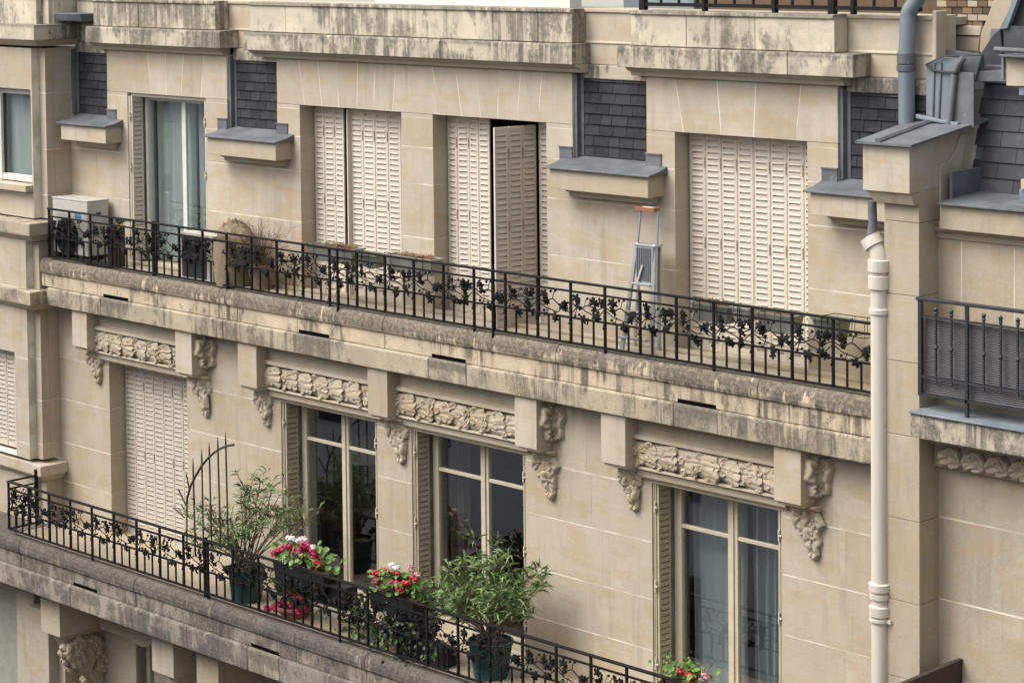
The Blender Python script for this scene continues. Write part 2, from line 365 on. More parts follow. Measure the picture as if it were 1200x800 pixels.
for x0, x1, ops in bays:
    bk = MB(); segs = [x0] + [v for o in ops for v in o] + [x1]
    for a, b in zip(segs[::2], segs[1::2]): bk.box(a + .006 * (a != x0) + .003, b - .006 * (b != x1) - .003, YU + .0006, .66, 6.02, ZL)
    bk.box(x0 + .003, x1 - .003, YU + .0006, .66, ZL + .004, ZT); bk.build('mortar', 'mortar', B)
    for a, b in zip(segs[::2], segs[1::2]):
        if a == -3.79: zs = [5.99, 6.30]
        else: zs = [6.30]
        z = 6.02
        for zt in [6.30, ZL]:
            if zt == ZL: continue
            stone([(a, z), (b, z), (b, zt), (a, zt)], YU); z = zt
    js = []
    for o in ops:
        js += [(px_x(*p), px_x(*q)) for p, q in fans[o[0]]]
    js = [(x0, x0)] + js + [(x1, x1)]
    for (t0, b0), (t1, b1) in zip(js, js[1:]):
        # the stones over the piers come down to the course line, those over openings stop at the head
        inop = any(o[0] - .05 < (b0 + b1) / 2 < o[1] + .05 for o in ops)
        zb = ZL
        stone([(b0, zb), (b1, zb), (t1, ZT), (t0, ZT)], YU, .2, 'limestone', gv=.005)
    for a, b in zip(segs[::2], segs[1::2]): stone([(a, 6.30), (b, 6.30), (b, ZL), (a, ZL)], YU, gh=.0005)
# --- main walls below the lower balcony, down to the street
LOW = [(-8.19, -7.25, .2, .0)]
lowb = MB()
lowb.box(-9.345, -8.19, 0, .45, GZ, 1.3); lowb.box(-7.2, -6.1, 0, .45, GZ, 1.3); lowb.box(-6.1, 2.16, 0, .45, GZ, 1.3); lowb.box(-8.19, -7.2, 0, .45, .62, 1.3); lowb.box(-8.19, -7.2, 0, .45, GZ, -1.6)
lowb.build('lower_wall', 'limestone', B)
lowb = MB(); lowb.box(-8.19, -7.98, .0, .03, -1.6, .62).build('window_jamb', 'limestone_pale', B)
wm = MB().box(-7.96, -7.90, .12, .2, -1.6, .6).build('window', 'frame_cream', B)
MB().box(-7.90, -7.2, .15, .16, -1.6, .6).build('pane', 'glass', wm); MB().box(-7.75, -7.2, .07, .10, -1.0, .55).build('roller_blind', 'shutter_folded', wm)
# rooms behind the openings
rm = MB()
for z0, z1, f in ((1.30, 3.75, .46), (4.25, 6.75, .67)):
    rm.box(-9.3, 2.1, 4.2, 4.3, z0, z1)
    for x in (-9.35, -6.2, -1.3, 2.1): rm.box(x, x + .1, f, 4.2, z0, z1)
rm.build('interior_wall', 'interior_wall', B)
MB().box(-9.3, 2.1, .46, 4.3, 1.22, 1.30).box(-9.3, 2.1, .67, 4.3, 4.15, 4.25).build('interior_floor', 'interior_floor', B)
MB().box(-9.3, 2.1, .46, 4.3, 3.75, 3.85).box(-9.3, 2.1, .67, 4.3, 6.75, 6.85).build('interior_ceiling', 'interior_ceiling', B)

# --- left pavilion (wing) that stands forward of the wall
def wing(x0, z0, z1, Yf, Ys, courses, holes):
    h = [(a, b, c, d) for a, b, c, d in holes]
    i = .006; bk = MB()
    for a, b, c, d in rects(x0, -9.47, z0, z1, [(q[0] - i, q[1] + i, q[2] - i, q[3] + i) for q in h]): bk.box(a, b, Yf + .0006, .5, c, d)
    bk.box(-9.4735, -9.349, Ys + .0006, .5, z0, z1); bk.build('mortar', 'mortar', B)
    for c, d in zip(courses, courses[1:]):
        for a, b in ((x0, h[0][0]), (h[0][1], -9.47)):
            stone([(a, c), (b, c), (b, d), (a, d)], Yf, .15)
        for hh in h:
            for (p, q) in ((c, min(d, hh[2])), (max(c, hh[3]), d)):
                if q - p > .02: stone([(hh[0], p), (hh[1], p), (hh[1], q), (hh[0], q)], Yf, .15)
        # stepped corner and its return side
        MB().box(-9.47, -9.345, Ys, Ys + .1, c + GAP, d - GAP).build('stone', 'limestone', B)
        MB().box(-9.36, -9.3445, Ys + .103, YU + .01, c + GAP, d - GAP).build('stone', 'limestone', B)
wing(-12.2, 2.20, 3.98, -.33, -.24, [2.20, 2.37, 2.86, 3.33, 3.98], [(-11.2, -9.74, 2.21, 3.37)])
wing(-12.2, 4.9, 6.80, -.205, -.11, [4.9, 5.16, 5.67, 6.30, 6.80], [(-11.2, -9.50, 5.27, 6.335)])
wing(-12.2, 4.12, 4.72, -.33, -.24, [4.12, 4.72], [(-11.2, -10.9, 4.2, 4.3)])
wing(-12.2, 1.2, 1.96, -.25, -.2, [1.2, 1.96], [(-11.2, -10.9, 1.3, 1.35)])
def band(prof, x0, x1, mat, name='string_course', ends=None, parent=None, bevel=.006):
    return MB().prism_x(prof, x0, x1).build(name, mat, parent or B, bevel=bevel)
# string courses wrapping the corner of the wing
def wrap(z0, z1, yf, xr, yb, mat, name='string_course', cove=.06, coveh=.07):
    MB().box(-12.2, -9.4, yf + .03, yb, z0, z1).box(-9.4, xr, yf, yb, z0, z1).build(name, mat, B, bevel=.008)
    if cove:
        MB().prism_z([(-12.2, yf + .03 + cove * 1.6), (-9.4, yf + cove * 1.6), (xr - cove * 1.3, yf + cove * 1.6), (xr - cove * 1.3, yb - .01), (-12.2, yb - .01)], z0 - coveh, z0 - .0005,
                     [(-12.2, yf + .05), (-9.4, yf + .025), (xr - .02, yf + .025), (xr - .02, yb - .01), (-12.2, yb - .01)]).build('cove_moulding', 'limestone', B)
wrap(3.97, 4.12, -.45, -9.215, .18, 'weathered_fascia')
wrap(4.74, 4.88, -.44, -9.215, .20, 'weathered_fascia')
wrap(2.04, 2.16, -.36, -9.215, -.001, 'limestone_pale')
wrap(6.90, 7.07, -.33, -9.215, .35, 'weathered_cornice', 'cornice')
MB().box(-12.2, -9.47, -.13, .3, 7.07, 7.8).build('parapet', 'weathered_parapet', B); MB().box(-9.46, -9.345, -.05, .6, 7.071, 7.8).build('parapet', 'weathered_parapet', B)
MB().box(-9.3445, -9.32, .0, .9, 7.071, 7.8).build('parapet_side', 'weathered_parapet', B)

# --- ledges: every block of stone with its own profile
def ledge(prof, x0, x1, mat, name='ledge_stone', L=(.9, 1.3), slots=(), gap=.0022):
    x = x0; n = 0
    while x < x1 - .01:
        nx = min(x1, x + rnd.uniform(*L));
        if x1 - nx < .4: nx = x1
        j = rnd.uniform(-.003, .003)
        MB().prism_x([(y + j, z) for y, z in prof], x + gap, nx - gap).build(name, mat, B, bevel=.006); x = nx
XE = 2.055
def fascia(prof, x0, x1, mat, slot_mat, slots):
    cuts = []; x = x0
    for sa, sb in slots: cuts += [(x, sa - .03, mat), (sa - .03, sb + .03, slot_mat)]; x = sb + .03
    cuts.append((x, x1, mat))
    for a, b, m_ in cuts: ledge(prof, a, b, m_, 'fascia_stone', (1.0, 1.7) if m_ == mat else (9, 9))
up_hi = [(-.215, 4.159), (.205, 4.159), (.205, 4.474), (-.175, 4.472), (-.205, 4.462), (-.228, 4.435), (-.243, 4.39), (-.246, 4.345), (-.238, 4.315), (-.220, 4.305), (-.2155, 4.295)][::-1]
ledge(up_hi, -9.34, XE, 'weathered_ledge')
up_lo = [(-.222, 3.952), (.44, 3.952), (.44, 4.155), (-.216, 4.155), (-.238, 4.148), (-.242, 4.135), (-.236, 3.96)][::-1]
SL = [(at(a, 352 + i, Y=-.22).x, at(b, 352 + i, Y=-.22).x) for i, (a, b) in enumerate(((121, 150), (350, 385), (506, 545), (794, 839)))]
SL = [(at(*p, Y=-.22).x, at(*q, Y=-.22).x) for p, q in (((121, 348), (150, 354)), ((350, 390), (385, 399)), ((506, 420), (545, 428)), ((794, 471), (839, 481)))]
fascia(up_lo, -9.21, XE, 'weathered_fascia', 'fascia_under_slot', SL)
for xa, xb in SL: MB().box(xa, xb, -.2195, -.20, 4.158, 4.192).build('weep_slot_shade', 'opening_shade', B)  # solid near-black strip on the face, painted shade in place of a cut slot
MB().box(-9.33, XE, -.13, YU - .002, 4.4745, 4.481).build('balcony_floor', 'limestone_pale', B)
MB().box(-9.19, XE, .12, YU - .002, 4.4815, 4.51).build('threshold', 'limestone_pale', B, bevel=.006)
lo_hi = [(-.778, 1.170), (-.005, 1.170), (-.005, 1.468), (-.74, 1.466), (-.775, 1.452), (-.795, 1.42), (-.805, 1.37), (-.800, 1.33), (-.783, 1.318), (-.778, 1.305)][::-1]
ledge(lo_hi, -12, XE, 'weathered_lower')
lo_lo = [(-.79, .925), (.0, .925), (.0, 1.166), (-.78, 1.166), (-.808, 1.158), (-.812, 1.14), (-.803, .935)][::-1]
SL = [(at(*p, Y=-.78).x, at(*q, Y=-.78).x) for p, q in (((86.5, 683.5), (114, 693.5)), ((294.5, 757), (327, 769)))]
fascia(lo_lo, -12, XE, 'weathered_lower_fascia', 'fascia_under_slot', SL)
for xa, xb in SL: MB().box(xa, xb, -.7825, -.76, 1.1695, 1.203).build('weep_slot_shade', 'opening_shade', B)  # same strip below: slot shade put into the colour, nothing is hollow
MB().box(-9.25, XE, -.66, -.003, 1.4685, 1.474).build('balcony_floor', 'limestone_grey', B)
# lower corbels
LE = lambda a, b, z0, z1, yf: MB().box(a, b, yf, -.002, z0, z1)
for a, b, zb in ((-8.90, -8.53, .44), (-6.84, -6.47, .46), (-6.08, -5.72, .46)):
    LE(a, b, zb, .924, -.60).build('corbel_block', 'limestone_pale', B, bevel=.004)
    MB().prism_x([(-.56, zb - .001), (-.52, zb - .05), (-.002, zb - .05), (-.002, zb - .001)][::-1], a + .03, b - .03).build('corbel_moulding', 'limestone', B)
for a, b in ((-6.82, -6.49), (-6.06, -5.74)): MB().box(a + .03, b - .03, -.45, -.003, -.6, .41).build('corbel_console', 'limestone', B, bevel=.01)
PL = [at(x, y, Y=-.15) for x, y in ((112, 716), (182, 742), (176.5, 752), (174, 757), (166, 757.5), (150, 749), (134, 742), (118, 737))]; MB().prism_y([(p.x, min(p.z, .924)) for p in PL][::-1], -.15, -.003).build('arched_lintel', 'limestone_pale', B, bevel=.004)
def shingle(seed, w_=.30, h_=.225, D=.055):
    "one acanthus leaf wrapped over the garland, its right edge lifted and scalloped"
    r_ = random.Random(seed); nu, nv = 16, 26; vs = []; fs = []; ph = r_.uniform(0, 6); cz = r_.uniform(-.15, .3)
    for i in range(nu + 1):
        u = i / nu
        for j in range(nv + 1):
            v = -1 + 2 * j / nv; sc = 1 + .10 * abs(math.sin(5 * v + ph)) * u - .22 * abs(v) ** 3 * u
            x = (-.5 + u * sc) * w_; z = v * h_ / 2 * (.90 + .10 * u)
            rib = .0018 * math.cos(15 * (v - cz) / (.55 + u) + ph) * min(1, 2.5 * u); crease = -.016 * math.exp(-((v - cz * u) / .10) ** 2) * u
            y = -D * math.sqrt(max(.02, 1 - (v * .98) ** 2)) - .006 - .028 * u ** 1.6 - rib - crease + .012 * math.exp(-((v + .45 + .2 * math.cos(ph)) / .06) ** 2) * u ** 2 + .012 * math.exp(-((v - .55) / .06) ** 2) * u ** 2 + r_.uniform(-.0005, .0005)
            vs.append((x, y, z))
    n1 = nv + 1
    for i in range(nu):
        for j in range(nv): fs.append((i * n1 + j, (i + 1) * n1 + j, (i + 1) * n1 + j + 1, i * n1 + j + 1))
    o = len(vs); e = nu * n1
    for j in range(n1): x, y, z = vs[e + j]; vs.append((x - .012, y + .034, z * .96))
    for j in range(nv): fs.append((e + j, o + j, o + j + 1, e + j + 1))
    return MB().add(vs, fs).mesh('carved_leaf', 'carved_stone', 75, (0, 0, 0))[0]
SH = [shingle(i) for i in range(7)]
SHX = SH
# wing below
MB().box(-12, -9.62, -.30, .3, GZ, -1.6).box(-9.86, -9.62, -.30, .3, -1.6, 1.2).box(-12, -9.861, -.30, .3, .62, 1.2).build('wing_lower_wall', 'limestone', B)
MB().box(-12, -9.60, -.335, -.301, .86, .965).build('frieze_band', 'carved_stone', B)
for i in range(5): place('carved_leaf', SHX[0], (-9.70 - .2 * i, -.33, .91), B, (0, .2 * (i % 2), 0), (.6, .5, .42))
MB().box(-10.7, -9.865, -.10, -.02, -1.6, .618).build('window', 'planter_grey', B); MB().box(-10.05, -9.90, -.115, -.101, -1.6, .55).build('pane', 'glass', B)
MB().box(-9.5, -9.1, -.38, .3, -1.5, .55).box(-9.15, -8.98, -.25, -.003, -1.5, .923).box(-9.619, -9.501, -.30, .3, -1.6, .923).build('pilaster', 'limestone', B, bevel=.005)

# --- carving
def leaf_relief(w_, h_, d, lobes, seed, veins=True):
    "one carved leaf as a domed, lobed relief facing -y, hanging down"
    r_ = random.Random(seed); nr, na = 8, 48; vs = [(0, -d * 1.0, 0)]; fs = []; ph = r_.uniform(-.3, .3)
    for i in range(1, nr + 1):
        t = i / nr
        for k in range(na):
            a = 2 * math.pi * k / na; lob = 1 - .2 * abs(math.sin(lobes * (a + ph) / 2)) ** .7 * t + r_.uniform(-.004, .004)
            q = 1 / max(abs(math.sin(a)) ** 2.6 + abs(math.cos(a)) ** 2.6, .1) ** (1 / 2.6); x = math.sin(a) * q * t * lob * w_ / 2; z = -math.cos(a) * q * t * lob * h_ / 2
            vein = .24 * abs(math.cos(lobes * (a + ph) / 2)) ** 4 if veins else 0
            crease = .4 * math.exp(-(x / (w_ * .05)) ** 2)
            y = -d * (max(0, 1 - t ** 6)) * (.62 + .38 * t) * (1 - vein - crease * .7) - d * .18 * t * (1 if i < nr else 0) + r_.uniform(-.02, .02) * d
            if i == nr: y = d * .15
            vs.append((x, y, z))
    for k in range(na): fs.append((0, 1 + (k + 1) % na, 1 + k))
    for i in range(nr - 1):
        for k in range(na): fs.append((1 + i * na + k, 1 + i * na + (k + 1) % na, 1 + (i + 1) * na + (k + 1) % na, 1 + (i + 1) * na + k))
    return MB().add(vs, fs)
LEAF = [leaf_relief(.235, .235, .075, n, s).mesh('carved_leaf', 'carved_stone', 70, (0, 0, 0))[0] for n, s in ((5, 1), (6, 2), (4, 3), (7, 4), (5, 9))]
gm = MB()
r_ = random.Random(3)
for i in range(9): gm.blob((r_.uniform(-.03, .03), r_.uniform(-.02, .0), r_.uniform(-.05, .05)), .017, 7, 5)
GRAPE = gm.mesh('carved_grapes', 'carved_stone', True, (0, 0, 0))[0]
def garland(x0, x1, n, zc, yb, seed):
    r_ = random.Random(seed); n = round((x1 - x0) / .225); st = (x1 - x0) / n
    core = [(yb - .045 * math.sin(math.pi * k / 8), zc - .105 * math.cos(math.pi * k / 8)) for k in range(9)]
    MB().prism_x(core[::-1], x0, x1).build('garland_core', 'carved_stone', B)
    for i in range(n):
        x = x0 + st * (i + .5) - .02; place('carved_leaf', SH[r_.randrange(7)], (x, yb, zc + r_.uniform(-.005, .005)), B, (0, r_.uniform(-.10, .14), 0), (min(1.0, st / .215) * r_.uniform(.88, 1), r_.uniform(.85, 1.1), r_.uniform(.93, 1.02)))
        for k in range(6): place('carved_leaf', LEAF[r_.randrange(5)], (x + st * (-.45 + .9 * ((k * 2 + i) % 6) / 5) + r_.uniform(-.012, .012), yb - .056 + abs(k - 2.5) * .006, zc - .082 + .033 * k), B, (R(-22 + 9 * k), r_.uniform(-2.4, -.7), 0), (.36, .30, .42))
        if r_.random() < .4: place('carved_grapes', GRAPE, (x0 + st * (i + 1) - .01, yb - .065, zc + r_.uniform(-.05, .03)), B, (0, 0, 0), (.7, .7, 1.1))
def pendant(xc, zt, yb, seed, s=1.0):
    r_ = random.Random(seed)
    MB().prism_x([(yb - .11, zt), (yb - .0, zt - .0), (yb - .0, zt - .04), (yb - .07, zt - .035)][::-1], xc - .15 * s, xc + .12 * s).build('console_cap', 'carved_stone', B, bevel=.006)
    for dx, dz, k, ry, sc in ((-.045, -.10, .8, .35, .95), (.065, -.10, .6, -.7, .85), (.045, -.235, .75, -.2, .86), (-.01, -.19, .5, .6, .7), (.055, -.33, .5, .1, .6)):
        place('carved_leaf', LEAF[r_.randrange(5)], (xc + dx * s, yb - .012, zt + dz * s), B, (r_.uniform(-.15, .2), ry + r_.uniform(-.1, .1), r_.uniform(-.3, .3)), (sc * s * .85, 1.0 * k, sc * s * 1.05))
    for dx, dz in ((.075, -.19), (.02, -.15)): place('carved_grapes', GRAPE, (xc + dx * s, yb - .03, zt + dz * s), B, (0, .3, 0), (s, 1, 1.1 * s))
def lintel(xa, xb, last, seed, first=True):
    "carved head over an opening between two corbel blocks; xa..xb is the field between the blocks"
    MB().prism_x([(-.045, 3.95), (-.045, 3.80), (-.06, 3.79), (-.095, 3.778), (-.10, 3.75), (-.085, 3.742), (-.05, 3.735), (0, 3.735), (0, 3.95)], xa, xb).build('lintel_moulding', 'limestone_pale', B, bevel=.003)
    MB().prism_x([(-.035, 3.7345), (-.035, 3.515), (0, 3.515), (0, 3.7345)], xa, xb).build('lintel_field', 'carved_stone', B)
    MB().prism_x([(-.085, 3.5145), (-.09, 3.495), (-.055, 3.48), (-.05, 3.42), (-.03, 3.415), (-.03, 3.402), (0, 3.402), (0, 3.5145)], xa, xb).build('lintel_architrave', 'limestone_pale', B, bevel=.003)
    garland(xa + .02, xb - .0, 6 if xb - xa > 1.56 else 6, 3.622, -.035, seed)
def block(xa, xb, zb=3.50):
    MB().box(xa, xb, -.20, -.001, zb, 3.950).build('corbel_block', 'limestone_pale', B, bevel=.004)
    MB().box(xa + .015, xb - .0, -.175, -.001, zb - .028, zb - .0005).build('corbel_moulding', 'limestone', B, bevel=.008)
blocks = [(-8.78, -8.50, 3.55), (-6.89, -6.61, 3.505), (-5.84, -5.54, 3.51), (-3.86, -3.58, 3.50), (-1.89, -1.62, 3.50), (-.85, -.57, 3.52), (1.02, 1.29, 3.51)]
for q in blocks: block(*q)
for xa, xb, sd_ in ((-8.50, -6.89, 1), (-5.54, -3.86, 2), (-3.58, -1.89, 3), (-.57, 1.02, 4)): lintel(xa, xb, 0, sd_)
for i, q in enumerate(blocks):
    pendant((q[0] + q[1]) / 2 + (.02 if i in (0, 2, 5) else .06), q[2] - .03, -.002, 20 + i, 1.0 if i in (0, 2, 5) else 1.12)
for xr in (-6.61, -1.62, 1.29):     # leaf scroll on the side of the right-hand blocks
    for dy, dz, sc in ((-.065, -.16, 1.15), (-.05, -.30, .75), (-.03, -.07, .6)):
        place('carved_leaf', LEAF[0 if dz > -.2 else 3], (xr + .004, dy, 3.93 + dz), B, (0, .1, R(78)), (sc * .9, 1.25, sc))
    place('carved_leaf', LEAF[1], (xr + .10, -.004, 3.78), B, (0, .2, 0), (.75, .8, 1.05)); place('carved_leaf', LEAF[2], (xr + .09, -.004, 3.65), B, (0, -.5, 0), (.6, .7, .75))
# big carved console under the first lower corbel
r_ = random.Random(8)
MB().prism_x([(-.50, .385), (-.42, .25), (-.22, .0), (-.1, -.22), (-.003, -.3), (-.003, .385)], -8.85, -8.58).build('console', 'carved_stone', B, bevel=.02)
for i in range(14):
    t = r_.random(); place('carved_leaf', LEAF[i % 5], (-8.575, -.44 + .42 * t, .30 - .45 * r_.random() * (t + .15)), B, (0, r_.uniform(-.8, .8), R(80)), (.95, 1.0, .95))
for i in range(5): place('carved_leaf', LEAF[i % 5], (-8.86 + .27 * r_.random(), -.47 + .07 * i, .28 - .11 * i), B, (R(40), r_.uniform(-.5, .5), 0), (.6, .8, .6))

# --- sills under the slate recesses
YSL = .285
recess = [(-9.345, -8.62), (-6.475, -5.66), (-1.54, -.67), (1.355, 2.2)]
sills = [(-9.22, -8.36), (-6.54, -5.43), (-1.62, -.47), (1.24, 2.2)]
for (a, b), (ra, rb) in zip(sills, recess):
    MB().box(a, b, .0, YU - .001, 5.785, 5.962).build('sill_block', 'limestone_pale', B, bevel=.004)
    MB().prism_x([(.06, 5.7845), (.085, 5.76), (.12, 5.755), (.13, 5.715), (YU - .001, 5.715), (YU - .001, 5.7845)], a + .11, b - .07).build('sill_moulding', 'limestone', B, bevel=.004)
    z = MB(); xl, xr = a - .05, min(b + .035, 2.2)
    prof = [(-.035, 5.962), (-.035, 5.978), (.10, 6.0), (YSL + .04, 6.075), (YSL + .04, 5.9635)]
    z.prism_x([(p, q) for p, q in prof[::1]], xl, xr)
    z.build('zinc_sill', 'zinc', B, bevel=.004)
    for c, d in ((ra - .155, ra - .0), (rb + .0, rb + .17)):
        if c < -9.3 or d > 2.1: continue
        MB().box(c, d, YU - .012, YU - .002, 5.985, 6.13).box(c - .004, d + .004, YU - .02, YU - .001, 6.13, 6.142).build('zinc_upstand', 'zinc', B)
    # slates
    MB().box(ra + .001, rb - .001, YSL + .012, .60, 5.97, 6.80).build('slate_backing', 'zinc', B)
    MB().box(ra + .003, ra + .035, YSL - .055, YSL + .011, 6.05, 6.78).box(ra + .035, ra + .075, YSL - .012, YSL + .011, 6.06, 6.78).build('lead_flashing', 'zinc', B, bevel=.004)
    z0 = 6.065; row = 0; rh = .094
    while z0 < 6.74:
        x = ra + .078 - (row % 2) * .07; zt = min(z0 + rh, 6.745)
        while x < rb - .004:
            nx = x + rnd.choice((.125, .15, .165, .18)); xa_, xb_ = max(x, ra + .078) + .0025, min(nx, rb - .003) - .0025
            if xb_ - xa_ > .02:
                o = rnd.uniform(0, .004)
                MB().add([(xa_, YSL - .012 - o, z0), (xb_, YSL - .012 - o, z0), (xb_, YSL + .002, zt + .01), (xa_, YSL + .002, zt + .01), (xa_, YSL - .001 - o, z0), (xb_, YSL - .001 - o, z0), (xb_, YSL + .009, zt + .01), (xa_, YSL + .009, zt + .01)],
                         [(0, 1, 2, 3), (5, 4, 7, 6), (4, 5, 1, 0), (3, 2, 6, 7), (1, 5, 6, 2), (4, 0, 3, 7)]).build('slate', 'slate', B)
            x = nx
        z0 += rh; row += 1
    MB().box(ra + .04, rb - .002, YSL - .02, .6, 6.745, 6.868).build('recess_head', 'weathered_cornice', B, bevel=.01)

# --- top cornices and parapets of the three bays, set-back parapets between them
def cap(x0, x1, px0, px1):
    ledge([(.05, 6.875), (YSL, 6.875), (YSL, 7.06), (.06, 7.055), (.05, 7.04)][::-1], x0, x1, 'weathered_cornice', 'cornice_stone', (1.2, 1.9))
    MB().prism_x([(.09, 6.8745), (.105, 6.85), (.15, 6.835), (.165, 6.80), (YU + .05, 6.80), (YU + .05, 6.8745)], max(px0, x0 + .06) - .05, px1 + .05).build('cornice_moulding', 'limestone', B, bevel=.004)
    ledge([(.11, 7.061), (YSL, 7.061), (YSL, 7.36), (.09, 7.36), (.09, 7.33), (.11, 7.32)][::-1], px0, px1, 'weathered_parapet', 'parapet_stone', (.55, .9))
cap(-8.79, -6.37, -8.71, -6.52); cap(-5.98, -1.39, -5.95, -1.44); cap(-.86, 1.62, -.75, 1.40)
ledge([(.29, 6.87), (.6, 6.87), (.6, 7.36), (.27, 7.36), (.27, 7.33), (.29, 7.32), (.29, 7.075), (.28, 7.07), (.28, 7.055), (.29, 7.05)][::-1], -9.30, 2.20, 'limestone_pale', 'parapet_stone', (.8, 1.3))
MB().box(2.20, 2.24, .27, .42, 6.87, 7.40).build('parapet_pier', 'limestone_pale', B, bevel=.01)
MB().box(-9.3, 2.2, .6, 3.6, 7.28, 7.34).build('terrace_floor', 'planter_grey', B)
# things just cut by the top edge: window base, dark wall, top railing
tw = MB().box(-4.25, -1.62, .30, .36, 7.362, 7.44).box(-1.72, -1.6, .25, .4, 7.361, 8.2).build('window_frame', 'frame_white', B)
for x in (-4.15, -3.65, -3.15, -2.65, -2.2): MB().box(x, x + .42, .33, .345, 7.44, 8.1).build('pane', 'white_plastic', tw)
MB().box(-1.55, -.72, .9, 1.0, 7.34, 9.5).build('terrace_screen', 'zinc_blue', B); MB().box(-.72, 2.1, .95, 1.0, 7.34, 9.5).build('terrace_wall', 'tile_brown', B)
TR = thing('terrace_railing', 'black iron railing along the very top edge above the stained parapet', 'railing', (.7, .22, 7.36))
MB().box(-.72, 2.15, .19, .22, 7.395, 7.425).build('bottom_rail', 'black_iron', TR)
for i in range(15): MB().box(-.70 + .2 * i, -.682 + .2 * i, .197, .215, 7.425, 8.3).build('baluster', 'black_iron', TR)
for x in (-.72, -.02, .72, 1.28, 1.5): MB().box(x, x + (.06 if x in (-.72, 1.28) else .03), .18, .23, 7.361, 8.3).build('post', 'black_iron', TR)
# zinc gutter box at the corner of the wing
GB = at(92, 22, Y=.1)
gh = tag(MB().prism_z([(GB.x - .30, .02), (GB.x + .18, .02), (GB.x + .26, .18), (GB.x + .26, .5), (GB.x - .30, .5)], GB.z - .03, GB.z + .06, [(GB.x - .33, -.02), (GB.x + .2, -.02), (GB.x + .3, .18), (GB.x + .3, .5), (GB.x - .33, .5)]).build('gutter_hopper', 'zinc', bevel=.01),
         'small dark zinc gutter hopper on the cornice corner at top left', 'gutter')

# ------------------------------------------------------------------ shutters
LOUV = {}
def louvre_mesh(w_, h_, mat, pitch=.0515):
    key = (round(w_, 3), round(h_, 2), mat)
    if key not in LOUV:
        m = MB(); z = .07; n = 0; zs = []
        while z < h_ - .07: zs.append(z); z += pitch
        mid = [h_ * .33, h_ * .66]
        for z in zs:
            zb = z + .017; zt_ = z + pitch
            m.add([(-w_ / 2, -.0128, zb), (w_ / 2, -.0128, zb), (w_ / 2, -.0082, zb + .013), (-w_ / 2, -.0082, zb + .013), (w_ / 2, -.0078, zt_), (-w_ / 2, -.0078, zt_), (-w_ / 2, -.002, zb), (w_ / 2, -.002, zb), (w_ / 2, -.002, zt_), (-w_ / 2, -.002, zt_)],
                  [(0, 1, 2, 3), (3, 2, 4, 5), (0, 6, 7, 1), (5, 4, 8, 9), (6, 9, 8, 7)])
        LOUV[key] = m.mesh('louvres', mat, False, (0, 0, 0))[0]
        f = MB(); s = .027; W = w_ / 2 + s - .0008
        f.box(-W, -w_ / 2, -.008, .008, 0, h_).box(w_ / 2, W, -.008, .008, 0, h_).box(-w_ / 2, w_ / 2, -.008, .008, 0, .06).box(-w_ / 2, w_ / 2, -.008, .008, h_ - .035, h_)
        f.box(-W, -W + .006, -.013, -.008, 0, h_).box(-w_ / 2, w_ / 2, .0048, .0068, .02, h_ - .02)
        LOUV[key + ('f',)] = f.mesh('shutter_panel', mat, False, (0, 0, 0))[0]
    return LOUV[key + ('f',)], LOUV[key]
def panel(x0, y0, x1, y1, z0, z1, mat='shutter_paint', handle=False):
    "one upright louvred leaf between two plan points"
    L = math.hypot(x1 - x0, y1 - y0); wi = round(L - .054 - .004, 3); f, l = louvre_mesh(wi, z1 - z0, mat)
    a = math.atan2(y1 - y0, x1 - x0); p = place('shutter_panel', f, ((x0 + x1) / 2, (y0 + y1) / 2, z0), B, (0, 0, a))
    q = bpy.data.objects.new('louvres', l); C.objects.link(q); q.parent = p; q['kind'] = 'stuff'; WL[q.name] = WL[p.name]
    if handle:
        k = MB().box(-L * .5 - .005, -L * .5 + .006, -.0165, -.0085, z1 - z0 - .30, z1 - z0 - .20).box(-L * .5 - .005, -L * .5 + .006, -.0165, -.0085, .87, .96)
        me = k.mesh('slot_handle', 'worn_brown', False, (0, 0, 0))[0]; q = bpy.data.objects.new('slot_handle', me); C.objects.link(q); q['kind'] = 'stuff'; q.parent = p; WL[q.name] = WL[p.name]
    return p
# U4: eight flat leaves
ZS0, ZS1 = 4.482, 6.325
for h in UH: MB().box(h[0] + .001, h[1] - .001, YU + .001, .659, 4.381, 4.478).build('threshold', 'limestone_pale', B)
w8 = (1.05 + .35 - .02) / 8
for k in range(8):
    zz_ = .395 - (.02 if k in (2, 5) else 0); panel(-.34 + w8 * k + (.004 if k >= 4 else 0), .395, -.34 + w8 * (k + 1) + (.004 if k >= 4 else 0), .395, ZS0, ZS1, handle=k in (1, 2, 3, 5, 6, 7))
# U2: left pair folded a little, dark gap, right group
gx = lambda px_, Y: at(px_, 130, Y=Y).x
xa = gx(404.5, .40); xs_ = [-5.29, -5.29 + (xa + 5.29) / 3, -5.29 + (xa + 5.29) * 2 / 3, xa]; ys_ = [.40, .388, .40, .385]
for i in range(3): panel(xs_[i], ys_[i], xs_[i + 1], ys_[i + 1], ZS0, ZS1, handle=i > 0)
xa = gx(411, .37); n = 4; xs_ = [xa + (-3.83 - xa) * i / 5 for i in range(6)]; ys_ = [.37, .38, .375, .39, .395, .40]
for i in range(5): panel(xs_[i], ys_[i], xs_[i + 1], ys_[i + 1], ZS0, ZS1 - .01, handle=i in (1, 2, 3))
MB().box(xa - .004, xa + .010, .315, .362, ZS0, ZS1 - .012).build('shutter_edge', 'shutter_paint', B)
